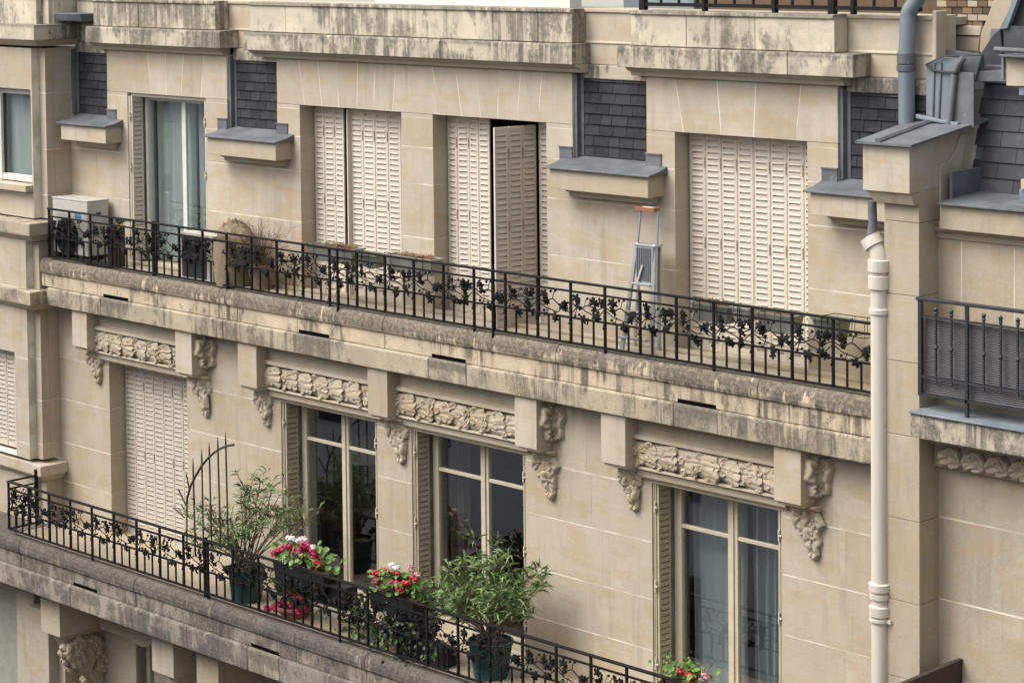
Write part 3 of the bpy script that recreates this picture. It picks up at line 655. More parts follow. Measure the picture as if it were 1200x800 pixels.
# U3: left leaves flat, one pack of leaves swung out square to the wall, last ones flat
xa = gx(574, .385); xs_ = [-3.34 + (xa + 3.34) * i / 4 for i in range(5)]; ys_ = [.40, .375, .40, .375, .385]
for i in range(4): panel(xs_[i], ys_[i], xs_[i + 1], ys_[i + 1], ZS0, ZS1, handle=i in (1, 2))
x0_, x1_ = gx(578, -.07), gx(627.5, .40)
for i in range(3):
    p, q = i / 3, (i + 1) / 3; panel(x0_ + (x1_ - x0_) * p, -.07 + .47 * p, x0_ + (x1_ - x0_) * q, -.07 + .47 * q, ZS0, ZS1 - .035, handle=i in (1, 2))
xb = gx(632, .41); panel(xb, .41, (xb - 1.875) / 2, .41, ZS0, ZS1); panel((xb - 1.875) / 2, .41, -1.875, .41, ZS0, ZS1)
# L0: closed
w8 = (1.41 - .02) / 8
for k in range(8): panel(-8.37 + w8 * k, .21, -8.37 + w8 * (k + 1), .21, 1.46, 3.385, 'shutter_lower', handle=k in (2, 3, 5, 6, 7))
# wing: upper has window, lower has shutters
for k in range(8): panel(-11.19 + .18 * k, -.20, -11.19 + .18 * (k + 1), -.20, 2.24, 3.36, 'shutter_lower')
MB().box(-11.3, -9.7, -.15, .0, 2.1, 3.45).build('recess_shade', 'opening_shade', B)  # solid near-black box, painted shade of the recess behind the shutters

# folded shutters in the reveals of the glazed openings
HNG = MB().tube([(0, 0, -.045), (0, 0, .045)], .010, 6).tube([(0, -.004, 0), (.03, -.004, 0)], .008, 5).mesh('hinge', 'frame_cream', True, (0, 0, 0))[0]
def folded(xj, y0, y1, z0, z1, mat, side=1):
    "pack of leaves folded against a jamb"
    for k in range(3):
        x = xj + side * (.010 + .018 * k)
        if k == 2 and side > 0: panel(x, y0 + .005, x, y1 - .012, z0, z1, mat)
        else: MB().box(min(x - .006, x + .006), max(x - .006, x + .006), y0 + (.0 if k < 2 else .01), y1, z0, z1).build('shutter_edge', mat, B)
    for z in (z0 + .35, z0 + 1.02, z1 - .22):
        place('hinge', HNG, (xj + side * .030, y0 - .008, z), B)

def window(x0, x1, z0, z1, Y, mat='frame_cream', split=.52, transom=2.975, d=.05):
    f = MB(); t = .035
    f.box(x0, x0 + t, Y, Y + .06, z0, z1).box(x1 - t, x1, Y, Y + .06, z0, z1).box(x0 + t, x1 - t, Y, Y + .06, z1 - t, z1)
    wn = f.build('window', mat, B, bevel=.003)
    xm = x0 + (x1 - x0) * split
    for a, b in ((x0 + t + .002, xm - .002), (xm + .002, x1 - t - .002)):
        c = MB(); s = .05
        c.box(a, a + s, Y - .012, Y + .035, z0, z1 - t - .003).box(b - s, b, Y - .012, Y + .035, z0, z1 - t - .003)
        c.box(a + s, b - s, Y - .010, Y + .033, z1 - t - .003 - .045, z1 - t - .003).box(a + s, b - s, Y - .010, Y + .033, z0, z0 + .12)
        if transom: c.box(a + s, b - s, Y - .006, Y + .03, transom, transom + .032)
        c.build('casement', mat, wn, bevel=.004)
        MB().box(a + s - .004, b - s + .004, Y + .008, Y + .014, z0 + .10, z1 - t - .04).build('pane', 'glass', wn)
    MB().box(xm - .018, xm + .018, Y - .026, Y - .013, z0, z1 - t - .004).build('astragal', mat, wn, bevel=.004)
    MB().box(x0, x1, Y - .02, .46, z0 - .1, z0).build('threshold', mat, wn)
    return wn
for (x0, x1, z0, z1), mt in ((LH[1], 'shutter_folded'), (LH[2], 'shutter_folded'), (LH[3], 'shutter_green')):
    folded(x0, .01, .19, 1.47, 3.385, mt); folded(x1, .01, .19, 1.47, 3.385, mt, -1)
    window(x0 + .07, x1 - .07, 1.47, 3.385, .205)
    MB().box(x0 + .001, x1 - .001, .0, .20, 3.372, 3.399).build('head_board', 'limestone_pale', B)
# U1 sliding window
folded(-8.24, YU + .01, .385, 4.5, 6.30, 'shutter_paint'); folded(-6.84, YU + .01, .385, 4.5, 6.30, 'shutter_paint', -1)
MB().box(-8.23, -6.85, YU + .04, .40, 6.30, 6.335).build('shutter_track', 'shutter_paint', B)
wn = MB().box(-8.17, -8.13, .39, .47, 4.5, 6.29).box(-6.95, -6.91, .39, .47, 4.5, 6.29).box(-8.13, -6.95, .39, .47, 6.25, 6.29).build('window', 'frame_white', B, bevel=.003)
MB().box(-7.50, -7.435, .385, .415, 4.5, 6.25).build('stile', 'frame_white', wn); MB().box(-8.045, -8.02, .42, .44, 4.5, 6.25).box(-7.30, -7.275, .42, .44, 4.5, 6.25).build('inner_stile', 'grey_iron', wn)
MB().box(-8.13, -7.5, .43, .436, 4.5, 6.25).build('pane', 'glass', wn); MB().box(-7.435, -6.95, .40, .406, 4.5, 6.25).build('pane', 'glass', wn)
# wing window
wn = MB().box(-10.37, -10.27, -.11, -.04, 5.28, 6.33).box(-10.27, -9.50, -.10, -.04, 5.28, 5.35).box(-10.27, -9.50, -.10, -.04, 6.27, 6.33).build('window', 'frame_white', B)
MB().box(-10.27, -10.235, -.075, -.05, 5.35, 6.27).build('gasket', 'black_plastic', wn)
MB().box(-10.235, -9.50, -.07, -.06, 5.35, 6.27).build('pane', 'glass', wn); MB().box(-11.2, -9.5, .0, .02, 5.25, 6.4).build('roller_blind', 'sheer_grey', wn)
MB().box(-11.3, -9.49, -.30, -.205, 5.20, 5.268).build('window_sill', 'limestone_pale', B)

# curtains and the little that shows of the rooms
def curtain(x0, x1, y, z0, z1, mat, label, folds=9, amp=.025):
    n = folds * 8; vs = []; fs = []
    for i in range(n + 1):
        t = i / n; x = x0 + (x1 - x0) * t; yy = y + amp * math.sin(t * folds * 2 * math.pi) + amp * .4 * math.sin(t * folds * 4.7)
        for k in range(5): vs.append((x + .01 * math.sin(k * 1.3 + t * 9), yy * 1 + .01 * k / 4 * math.sin(t * 30), z0 + (z1 - z0) * k / 4))
    for i in range(n):
        for k in range(4): fs.append((i * 5 + k, (i + 1) * 5 + k, (i + 1) * 5 + k + 1, i * 5 + k + 1))
    return tag(MB().add(vs, fs).build('curtain', mat, None, True), label, 'curtain')
curtain(-8.13, -6.95, .50, 4.5, 6.27, 'sheer_grey', 'pale grey sheer curtain behind the sliding window beside the white air conditioner', 9, .007)
curtain(-.30, .30, .36, 1.5, 3.33, 'sheer_blue', 'bluish sheer curtain behind the left pane of the rightmost lower window', 4, .011)
curtain(.36, .80, .36, 1.5, 3.33, 'sheer_blue', 'bluish sheer curtain behind the right pane of the rightmost lower window', 5, .03)
curtain(-3.32, -3.02, .34, 1.5, 3.33, 'brown_curtain', 'dark brown curtain at the left of the middle lower window', 4, .03)
LP = thing('table_lamp', 'table lamp with a wide pale shade inside the window above the white and pink geraniums', 'lamp', (-5.35, 1.05, 2.2))
MB().lathe([(.30, 2.62), (.20, 2.90)], (-5.35, 1.05), 24).build('lamp_shade', 'lamp_shade', LP, True); MB().lathe([(.09, 2.2), (.05, 2.3), (.02, 2.6)], (-5.35, 1.05), 12).build('lamp_base', 'dark_wood', LP, True)
tag(MB().box(-5.9, -4.8, .8, 1.3, 2.12, 2.19).box(-5.85, -5.8, .85, .9, 1.3, 2.12).box(-4.88, -4.83, .85, .9, 1.3, 2.12).box(-5.85, -5.8, 1.2, 1.25, 1.3, 2.12).box(-4.88, -4.83, 1.2, 1.25, 1.3, 2.12).build('side_table', 'dark_wood', bevel=.01), 'dark wooden table carrying the lamp behind the left lower window', 'table')
tag(MB().box(-5.15, -4.75, 1.7, 1.72, 2.75, 3.02).build('red_picture', 'red_cloth', bevel=.01), 'red cloth hanging inside the room behind the lamp', 'wall hanging')

# ------------------------------------------------------------------ wrought iron railings
def vine_leaf(s, seed):
    r_ = random.Random(seed); n = 20; pts = []
    for k in range(n):
        a = 2 * math.pi * k / n; rr = s * (.48 + .52 * abs(math.cos(2.5 * a)) ** .7) * r_.uniform(.9, 1.08); pts.append((math.sin(a) * rr, math.cos(a) * rr))
    vs = [(0, -.010, 0)] + [(x, -.002 + r_.uniform(-.004, .004), z) for x, z in pts] + [(0, -.004, 0)] + [(x, .004, z) for x, z in pts]
    fs = [(0, 1 + k, 1 + (k + 1) % n) for k in range(n)] + [(n + 1, n + 2 + (k + 1) % n, n + 2 + k) for k in range(n)] + [(1 + k, n + 2 + k, n + 2 + (k + 1) % n, 1 + (k + 1) % n) for k in range(n)]
    return MB().add(vs, fs).mesh('leaf', 'black_iron', False, (0, 0, 0))[0]
VL = [vine_leaf(.043, 1), vine_leaf(.034, 2), vine_leaf(.024, 3), vine_leaf(.047, 4)]
def wave(pts, r=.0055):
    out = []
    for (a, b), (c, d) in zip(pts, pts[1:]):
        for k in range(4): t = k / 4; out.append((a + (c - a) * t, -.002, b + (d - b) * (t * t * (3 - 2 * t))))
    out.append((pts[-1][0], -.002, pts[-1][1])); return out
# two alternating vine panels, 0.4 m wide, z measured from the middle rail
stA = MB()
stA.tube(wave([(-.2, .13), (-.1, .085), (0, .125), (.1, .10), (.2, .13)]), .0055, 5).tube(wave([(-.2, .04), (-.1, .11), (0, .065), (.1, .03), (.2, .10)]), .005, 5)
stA.tube(wave([(.0, .12), (.05, .18), (.08, .19)]), .004, 5).tube(wave([(-.12, .09), (-.15, .03)]), .004, 5).tube(wave([(-.04, .12), (-.02, .17), (.02, .185)]), .003, 4)
for p in ((-.145, .02), (.0, .185), (-.10, .035), (.06, .195)): stA.blob((p[0], -.004, p[1]), .013, 6, 4)
stB = MB()
stB.tube(wave([(-.2, .13), (-.12, .10), (-.02, .14), (.08, .09), (.2, .04)]), .0055, 5).tube(wave([(-.2, .10), (-.08, .05), (.04, .03), (.12, .10), (.2, .13)]), .005, 5)
stB.tube(wave([(-.02, .14), (0, .20), (.02, .21)]), .004, 5).tube(wave([(-.06, .06), (-.09, .0)]), .004, 5)
for p in ((.02, .215), (-.10, .005), (-.035, .205), (-.12, .03)): stB.blob((p[0], -.004, p[1]), .014, 6, 4)
STEM = [stA.mesh('vine_stem', 'black_iron', True, (0, 0, 0))[0], stB.mesh('vine_stem', 'black_iron', True, (0, 0, 0))[0]]
LV = [[(-.115, .185, 0, .2), (-.105, .125, 1, 2.9), (.08, .165, 0, .1), (.095, .105, 1, 3.3), (-.03, .005, 3, 2.8), (.10, .035, 0, 3.4), (.145, .19, 2, 1)],
      [(-.115, .18, 0, .1), (-.10, .12, 1, 3.0), (.11, .09, 0, 1.6), (.02, -.005, 3, 3.0), (.15, .11, 1, 2.2)]]
POSTB = MB()
POSTB.box(-.010, .010, -.010, .010, .045, .56)
r_ = random.Random(5)
for i in range(9): POSTB.blob((r_.uniform(-.008, .008), -.012, .05 + i * .026), (.014, .010, .013), 6, 4)
POST = POSTB.mesh('post', 'black_iron', False, (0, 0, 0))[0]
BAL = MB().box(-.007, .007, -.007, .007, 0, 1).mesh('baluster', 'black_iron', False, (0, 0, 0))[0]
def railing(label, x0, n, x1, Y, zb, feet, thick=(), extra=()):
    "zb: underside of the bottom rail"
    T = thing('balcony_railing', label, 'railing', ((x0 + x1) / 2, Y, zb - .08)); h = .545; zm = zb + .225
    MB().box(x0 - .012, x1, Y - .022, Y + .018, zb + h - .018, zb + h).build('top_rail', 'black_iron', T, bevel=.004)
    MB().box(x0, x1, Y - .008, Y + .008, zb + h - .10, zb + h - .084).build('upper_bar', 'black_iron', T)
    MB().box(x0, x1, Y - .008, Y + .008, zm - .008, zm + .008).build('middle_bar', 'black_iron', T)
    MB().box(x0, x1, Y - .012, Y + .012, zb - .002, zb + .016).build('bottom_rail', 'black_iron', T)
    for i in range(n):
        x = x0 + .4 * i
        if x > x1: break
        place('post', POST, (x, Y, zb - .03), T, None, None)
        if i in feet: MB().box(x - .009, x + .009, Y - .009, Y + .009, zb - .095, zb + .02).build('post_foot', 'black_iron', T)
        for k in (1, 2):
            if x + .1333 * k < x1: place('baluster', BAL, (x + .1333 * k, Y, zb + .01), T, None, (1, 1, .215))
        if x + .2 < x1:
            vp = place('vine_panel', STEM[i % 2], (x + .2, Y, zm), T)
            for dx, dz, mi, ro in LV[i % 2]:
                if x + .2 + dx > x1: continue
                q = bpy.data.objects.new('leaf', VL[mi]); C.objects.link(q); q.parent = vp; q.location = (dx + rnd.uniform(-.008, .008), -.012 - rnd.uniform(0, .012), dz + rnd.uniform(-.008, .008)); q.rotation_euler = (rnd.uniform(-.35, .35), ro + rnd.uniform(-.3, .3), rnd.uniform(-.4, .4)); WL[q.name] = Vector((0, 0, 0))
                q2 = bpy.data.objects.new('leaf', VL[(mi + 1) % 3]); C.objects.link(q2); q2.parent = vp; q2.location = (dx + rnd.uniform(-.03, .03), .012, dz - .03 + rnd.uniform(-.02, .02)); q2.rotation_euler = (rnd.uniform(-.5, .5), rnd.uniform(0, 6), rnd.uniform(-.5, .5)); WL[q2.name] = Vector((0, 0, 0))
    for x in thick: MB().box(x - .017, x + .017, Y + .012, Y + .05, zb - .06, zb + h + .005).build('stay_post', 'black_iron', T, bevel=.004)
    for x in extra: MB().box(x - .009, x + .009, Y - .03, Y - .012, zb - .09, zb + h).build('stay_post', 'black_iron', T)
    return T, zm, h
T1, zm1, h1 = railing('black wrought iron railing with vine leaves along the upper balcony', -9.19, 29, 1.99, -.20, 4.495, (8, 12, 17, 21, 24), (-7.275,), (-2.13, -4.25))
T2, zm2, h2 = railing('black wrought iron railing with vine leaves along the lower balcony behind the geraniums', -9.30, 29, 1.99, -.72, 1.515, (4, 9, 14, 20), (-5.78,), ())
# return of the lower railing to the wall
RT = thing('balcony_railing', 'short black iron railing return at the far left end of the lower balcony', 'railing', (-9.30, -.53, 1.46)); Y0, Y1 = -.72, -.345
for za, zb_ in ((2.042, 2.06), (1.96, 1.975), (1.732, 1.748), (1.513, 1.531)): MB().box(-9.312, -9.292, Y0 + .02, Y1, za, zb_).build('rail', 'black_iron', RT)
MB().box(-9.32, -9.285, Y1 - .035, Y1, 1.49, 2.12).build('post', 'black_iron', RT, bevel=.004)
for k in (1, 2, 3): MB().box(-9.309, -9.295, Y0 + .09 * k, Y0 + .09 * k + .013, 1.53, 1.735).build('baluster', 'black_iron', RT)
vp = place('vine_panel', STEM[0], (-9.302, (Y0 + Y1) / 2, zm2), RT, (0, 0, R(90)))
for dx, dz, mi, ro in LV[0]:
    q = bpy.data.objects.new('leaf', VL[mi]); C.objects.link(q); q.parent = vp; q.location = (dx, -.012, dz); q.rotation_euler = (.1, ro, .1); WL[q.name] = Vector((0, 0, 0))

# iron fan at the lower balcony
FT = thing('iron_trellis', 'rusty iron fan of upright spikes crossed by a curved bar above the lower railing', 'trellis', (-5.8, -.70, 1.5))
arc = [(191 / 5 + 180, 575 / 5 + 480)]
arc = [(218.5, 592), (219.5, 583), (223, 570), (229, 558), (236, 546), (243, 537.5), (251, 530), (259, 525), (267, 522), (274, 521)]
MB().tube([at(x, y, Y=-.70) for x, y in arc], .012, 6).build('curved_bar', 'rusty_iron', FT, True)
for (xa, ya), (xb, yb) in (((264.2, 506), (267.5, 640)), ((255, 512), (258.5, 640)), ((245, 518), (248, 640)), ((236.3, 526), (238.5, 645)), ((226, 537), (229, 650)), ((218, 554), (222, 574)), ((208.5, 572), (217, 590)), ((203, 594), (216, 606)), ((219, 590), (219, 640))):
    a, b = at(xa, ya, Y=-.70), at(xb, yb, Y=-.70); MB().tube([a, a.lerp(b, .08), b], [.002, .0085, .0085], 6).build('spike', 'rusty_iron', FT)

# ------------------------------------------------------------------ drainpipes
PX = 2.118; PY = -.30
DP = thing('drainpipe', 'beige plastic drainpipe running down beside the party wall', 'pipe', (PX, PY, GZ))
pr = .066
MB().tube([(PX, PY, GZ), (PX, PY, 5.55)], pr, 20).build('pipe', 'pvc_pipe', DP, True)
cl = lambda z, h, r, nm='collar': MB().lathe([(pr, z), (r, z + .008), (r, z + h - .008), (pr, z + h)], (PX, PY), 24).build(nm, 'pvc_pipe', DP, True)
cl(5.13, .05, .078); cl(5.32, .11, .085); cl(5.45, .10, .087); cl(2.83, .085, .084); cl(2.96, .05, .080); cl(3.02, .07, .087)
MB().lathe([(pr, 2.79), (.083, 2.795), (.083, 2.815), (pr, 2.82)], (PX, PY), 24).box(PX + .06, PX + .11, PY - .02, PY + .02, 2.79, 2.82).build('clamp', 'pvc_pipe', DP)
e0 = Vector((PX, PY, 5.54)); e1 = Vector((PX - .012, PY, 5.60)); e2 = Vector((PX - .075, PY, 5.69))
MB().tube([e0, e1, e1.lerp(e2, .4), e2], .066, 20).build('elbow', 'pvc_pipe', DP, True)
MB().tube([e1.lerp(e2, .45), e1.lerp(e2, 1.15)], .082, 20).build('elbow_collar', 'pvc_pipe', DP, True)
ZP = thing('zinc_pipe', 'grey zinc downpipe coming from the roof and passing behind the capped block', 'pipe', at(1062, 100, Y=.20))
pts = [at(*p, Y=.20) for p in ((1078, -6), (1071, 6), (1065, 14), (1064, 26), (1063.5, 45), (1062, 70), (1062.5, 110), (1062.5, 160))]
MB().tube(soft(pts), .064, 16).build('pipe', 'zinc_blue', ZP, True)
q = at(1062, 80, Y=.20); MB().lathe([(.064, q.z - .025), (.075, q.z - .02), (.075, q.z + .02), (.064, q.z + .025)], (q.x, q.y), 20).build('collar', 'zinc', ZP, True)
q = at(1062, 70, Y=.20); MB().lathe([(.064, q.z - .04), (.072, q.z - .03), (.072, q.z + .05), (.064, q.z + .06)], (q.x, q.y), 20).build('collar', 'zinc', ZP, True)
ZQ = tag(MB().tube([at(x, y, Y=-.25) for x, y in ((1022, 236), (1022.5, 250), (1023, 262), (1021, 274), (1019, 286))], .034, 12).build('zinc_connector', 'zinc', None, True), 'short zinc tube joining the roof gutter to the beige drainpipe', 'pipe')

# ------------------------------------------------------------------ right-hand neighbour
N = thing('neighbour_building', 'neighbouring stone building at the right edge with slate roof and zinc flashings', 'building', (2.6, 0, GZ))
XC = 2.478; YW = -.05
def nstone(x0, x1, y0, y1, z0, z1, mat='limestone_grey', name='stone', b=.003): return MB().box(x0, x1, y0, y1, z0, z1).build(name, mat, N, bevel=b)
for z0, z1 in zip([GZ, 1.2, 1.8, 2.4, 2.985, 3.61, 4.245, 4.80, 5.30, 5.85], [1.2, 1.8, 2.4, 2.985, 3.61, 4.245, 4.80, 5.30, 5.85, 6.10]):
    nstone(2.165, XC, -.30 + rnd.uniform(-.002, 0), .3, z0 + .002, z1 - .002)
MB().box(XC + .001, 8, YW + .0006, .4, GZ, 5.84).build('mortar', 'mortar', N)
for z0, z1 in ((GZ, 1.2), (1.2, 1.8), (1.8, 2.4), (2.4, 2.985), (2.985, 3.61), (3.61, 4.0)):
    x = XC + .003
    for L in (1.15, .9, 1.3, 2): nstone(x, x + L, YW, YW + .2, z0 + .005, z1 - .005); x += L + .003
for z0, z1 in ((4.45, 5.72),):
    x = XC + .003
    for L in (.20, .45, .8, .9, 2): nstone(x, x + L, YW, YW + .2, z0 + .005, z1 - .005, 'limestone_grey'); x += L + .003
# capped block on top of the pier
MB().prism_x([(-.42, 6.075), (.5, 6.075), (.5, 6.563), (-.42, 6.427)][::-1], 2.055, XC).build('pier_block', 'limestone_pale', N, bevel=.006)
MB().prism_z([(2.12, -.36), (XC - .0, -.36), (XC - .0, .4), (2.12, .4)], 5.985, 6.074, [(2.07, -.40), (XC - .002, -.40), (XC - .002, .4), (2.07, .4)]).build('pier_moulding', 'limestone_grey', N, bevel=.004)
PS = [at(x, y, X=XC + .01) for x, y in ((1101, 193), (1112, 190), (1120, 176), (1125, 157), (1131, 157), (1125, 206), (1110, 211), (1110, 236), (1101, 237))]; MB().prism_x([(p.y, p.z) for p in PS][::-1], XC + .0015, XC + .02).build('render_patch', 'limestone_pale', N, bevel=.004)
capz = MB(); y0, y1 = -.47, .46
capz.add([(2.02, y0, 6.428), (XC + .05, y0, 6.428), (XC + .12, y1, 6.565), (2.02, y1, 6.565), (2.02, y0, 6.445), (XC + .05, y0, 6.445), (XC + .12, y1, 6.585), (2.02, y1, 6.585)], [(0, 3, 2, 1), (4, 5, 6, 7), (0, 1, 5, 4), (1, 2, 6, 5), (2, 3, 7, 6), (3, 0, 4, 7)])
capz.build('zinc_cap', 'zinc', N); MB().tube([(2.22, y0 + .01, 6.452), (2.22, y1, 6.588)], .028, 8).build('cap_batten', 'zinc', N, True)
# sill / gutter block to the right
MB().box(XC + .09, 8, -.17, .3, 5.80, 5.985).build('gutter_block', 'limestone_grey', N, bevel=.008)
MB().prism_x([(-.12, 5.7995), (-.10, 5.77), (-.075, 5.765), (-.07, 5.72), (.2, 5.72), (.2, 5.7995)], XC + .004, 8).build('gutter_moulding', 'limestone_grey', N, bevel=.004)
MB().prism_x([(-.21, 5.99), (-.21, 6.005), (.10, 6.03), (.34, 6.04), (.34, 5.986), (-.21, 5.986)], XC + .10, 8).build('zinc_gutter', 'zinc', N, bevel=.004)
MB().prism_y([(XC + .095, 6.0), (XC + .12, 6.0), (XC + .12, 6.22), (XC + .095, 6.22)], -.05, .36).build('zinc_upstand', 'zinc', N, bevel=.006)
# slate roof: rows of big slates on a steep slope
yb_, zb_ = .33, 6.03; slope = .22       # metres back per metre up
MB().add([(XC + .024, yb_ + .02, zb_), (9, yb_ + .02, zb_), (9, yb_ + .02 + slope * 3, zb_ + 3), (XC + .024, yb_ + .02 + slope * 3, zb_ + 3), (XC + .024, 3, zb_), (9, 3, zb_)], [(0, 1, 2, 3)]).build('roof_backing', 'zinc', N)
row = 0; z = zb_
while z < 6.95:
    x = XC + .10 - (row % 2) * .15
    while x < 5:
        o = rnd.uniform(0, .004); a, b = max(x, XC + .024) + .002, x + .298; ya = yb_ + slope * (z - zb_); yt = yb_ + slope * (z + .125 - zb_)
        if b > a + .03:
            MB().add([(a, ya - .012 - o, z), (b, ya - .012 - o, z), (b, yt, z + .125), (a, yt, z + .125), (a, ya + .002, z), (b, ya + .002, z), (b, yt + .008, z + .125), (a, yt + .008, z + .125)],
                     [(0, 1, 2, 3), (5, 4, 7, 6), (4, 5, 1, 0), (3, 2, 6, 7), (1, 5, 6, 2), (4, 0, 3, 7)]).build('slate', 'slate_blue', N)
        x += .30
    z += .117; row += 1
# zinc flashing tower between the two roofs
def poly(pts, Y, th, mat, name, bev=.004):
    P = [at(x, y, Y=Y) for x, y in pts]; P = [(p.x, p.z) for p in P]
    a = sum(P[i][0] * P[(i + 1) % len(P)][1] - P[(i + 1) % len(P)][0] * P[i][1] for i in range(len(P)))
    if a < 0: P = P[::-1]
    return MB().prism_y(P, Y, Y + th).build(name, mat, N, bevel=bev)
poly([(1085, 77), (1107, 67), (1122, 70), (1117, 148), (1085, 141)], .26, .05, 'zinc_blue', 'zinc_flashing')
poly([(1118, 84), (1141, 86), (1141, 150), (1113, 150)], .235, .02, 'zinc', 'zinc_flashing')
for xa, xb in ((1095, 1093), (1103, 1100)): MB().tube([at(xa, 74, Y=.255), at(xb, 142, Y=.255)], .010, 6).build('standing_seam', 'zinc', N, True)
MB().tube(soft([at(1130, 67, Y=.225), at(1120, 80, Y=.225), at(1117, 100, Y=.215), at(1112, 149, Y=.205)]), .026, 10).build('roll_joint', 'zinc', N, True)
MB().tube([at(1085, 76, Y=.24), at(1092, 82, Y=.24), at(1104, 84.5, Y=.24), at(1119, 85, Y=.24)], .010, 6).tube([at(1085, 76, Y=.24), at(1107, 66, Y=.24), at(1150, 65, Y=.30)], .008, 6).build('solder_edge', 'grey_iron', N, True)
poly([(1073, 134), (1098, 140), (1122, 144), (1122, 148), (1073, 139)], .19, .05, 'zinc_blue', 'zinc_lip')
poly([(1108, 58), (1150, 64), (1150, 86), (1108, 86)], .40, .04, 'zinc', 'zinc_flashing'); poly([(1110, 72), (1128, 72), (1127, 80), (1111, 80)], .385, .012, 'limestone_pale', 'mortar_patch')
poly([(1128, 67), (1150, 66), (1142, 96), (1122, 96)], .34, .03, 'zinc', 'zinc_flashing')
# brick gable, coping and dormer corner
poly([(1103, -30), (1185, -30), (1150, 30), (1147, 64), (1106, 64)], .75, .3, 'brick_dark', 'gable_wall')
for r_i in range(8):
    for c_i in range(7):
        x0_, y0_ = 1098 + c_i * 12 + (r_i % 2) * 6, -32 + r_i * 8.2
        if x0_ + 11 > 1188 - (y0_ + 30) * .6: continue
        if rnd.random() < .93: poly([(x0_, y0_), (x0_ + 11, y0_ + .5), (x0_ + 11, y0_ + 7.4), (x0_, y0_ + 7)], .742 - rnd.uniform(0, .006), .02, rnd.choice(('brick', 'brick', 'brick_dark', 'limestone_grey')), 'brick', 0)
poly([(1107, 30), (1150, 31), (1148, 42), (1107, 41)], .70, .06, 'limestone_pale', 'stone_band'); poly([(1107, 42), (1148, 43), (1146, 60), (1107, 58)], .715, .04, 'limestone_grey', 'stone_band')
poly([(1107, 58), (1148, 60), (1148, 66), (1107, 65)], .66, .08, 'zinc', 'zinc_flashing')
poly([(1176, -30), (1204, -30), (1172, 36), (1150, 64), (1147, 60), (1149, 40)], .62, .3, 'limestone_grey', 'gable_coping', .01)
poly([(1172, 34), (1176, 80), (1144, 82), (1150, 62), (1163, 42)], .56, .05, 'slate_blue', 'slate_cheek')
poly([(1176, 30), (1260, 35), (1260, 92), (1176, 82)], .54, .05, 'slate_blue', 'slate_cheek'); poly([(1190, -30), (1260, -30), (1260, 33), (1180, 33)], .58, .05, 'slate', 'slate_cheek')
poly([(1196, -30), (1204, -30), (1180, 34), (1174, 34)], .52, .05, 'zinc_blue', 'zinc_hip')
poly([(1142, 84), (1182, 82), (1182, 96), (1142, 96)], .36, .04, 'zinc', 'zinc_flashing')
poly([(1179, 66), (1300, 74), (1300, 104), (1179, 101)], .10, .5, 'limestone_pale', 'dormer_cornice', .006)
poly([(1170, 64), (1300, 70), (1300, 75), (1170, 66.5)], .02, .6, 'zinc', 'dormer_cap'); MB().tube([at(1166, 58, Y=.05), at(1300, 66, Y=.05)], .02, 8).build('gutter_rod', 'zinc', N, True)
poly([(1173, 66), (1176, 66), (1176, 94), (1173, 94)], .08, .03, 'zinc_blue', 'zinc_strip'); poly([(1194, 102), (1200, 102), (1200, 112), (1194, 112)], .12, .03, 'zinc_blue', 'zinc_strip')
poly([(1196, 210), (1215, 210), (1215, 222), (1196, 222)], -.02, .03, 'limestone_pale', 'sill_end'); poly([(1194, 222), (1215, 224), (1215, 240), (1194, 238)], 0, .02, 'zinc_blue', 'zinc_strip')
# balcony of the neighbour
def nb(prof, x0, x1, mat, name, bev=.006): return MB().prism_x(prof, x0, x1).build(name, mat, N, bevel=bev)
nb([(-.42, 4.275), (.2, 4.275), (.2, 4.455), (-.42, 4.455)][::-1], XC + .002, 8, 'weathered_cornice', 'balcony_slab')
nb([(-.44, 4.4555), (.2, 4.4555), (.2, 4.47), (-.44, 4.47)][::-1], XC + .002, 8, 'zinc_blue', 'zinc_sheet', .003)
nb([(-.30, 4.2745), (-.27, 4.23), (-.20, 4.225), (-.19, 4.195), (.1, 4.195), (.1, 4.2745)], XC + .002, 8, 'limestone', 'balcony_moulding')
nb([(-.115, 4.1945), (-.12, 4.01), (-.09, 3.995), (.1, 3.995), (.1, 4.1945)], XC + .002, 8, 'carved_stone', 'carved_band')
for i in range(9):
    x = XC + .14 + i * .205
    place('carved_leaf', LEAF[i % 5], (x, -.125, 4.10), N, (0, R(60), 0), (.62, .65, .95)); place('carved_leaf', LEAF[(i + 2) % 5], (x + .07, -.135, 4.12), N, (0, R(-35), 0), (.42, .6, .8)); place('carved_leaf', LEAF[(i + 1) % 5], (x + .07, -.13, 4.06), N, (0, R(-110), 0), (.4, .6, .7))
NR = thing('neighbour_railing', 'dark grey iron railing backed by a reed screen at the right edge', 'railing', (3.2, -.33, 4.47)); y = -.34
MB().box(XC + .01, 4.6, y - .02, y + .02, 5.285, 5.31).build('top_rail', 'grey_iron', NR, bevel=.004); MB().box(XC + .03, 4.6, y - .008, y + .008, 5.165, 5.18).build('upper_bar', 'grey_iron', NR)
MB().box(XC + .03, 4.6, y - .008, y + .008, 4.715, 4.73).build('lower_bar', 'grey_iron', NR); MB().box(XC + .03, 4.6, y - .012, y + .012, 4.58, 4.60).build('bottom_rail', 'grey_iron', NR)
MB().box(XC + .025, XC + .055, y - .015, y + .015, 4.58, 5.285).build('post', 'grey_iron', NR)
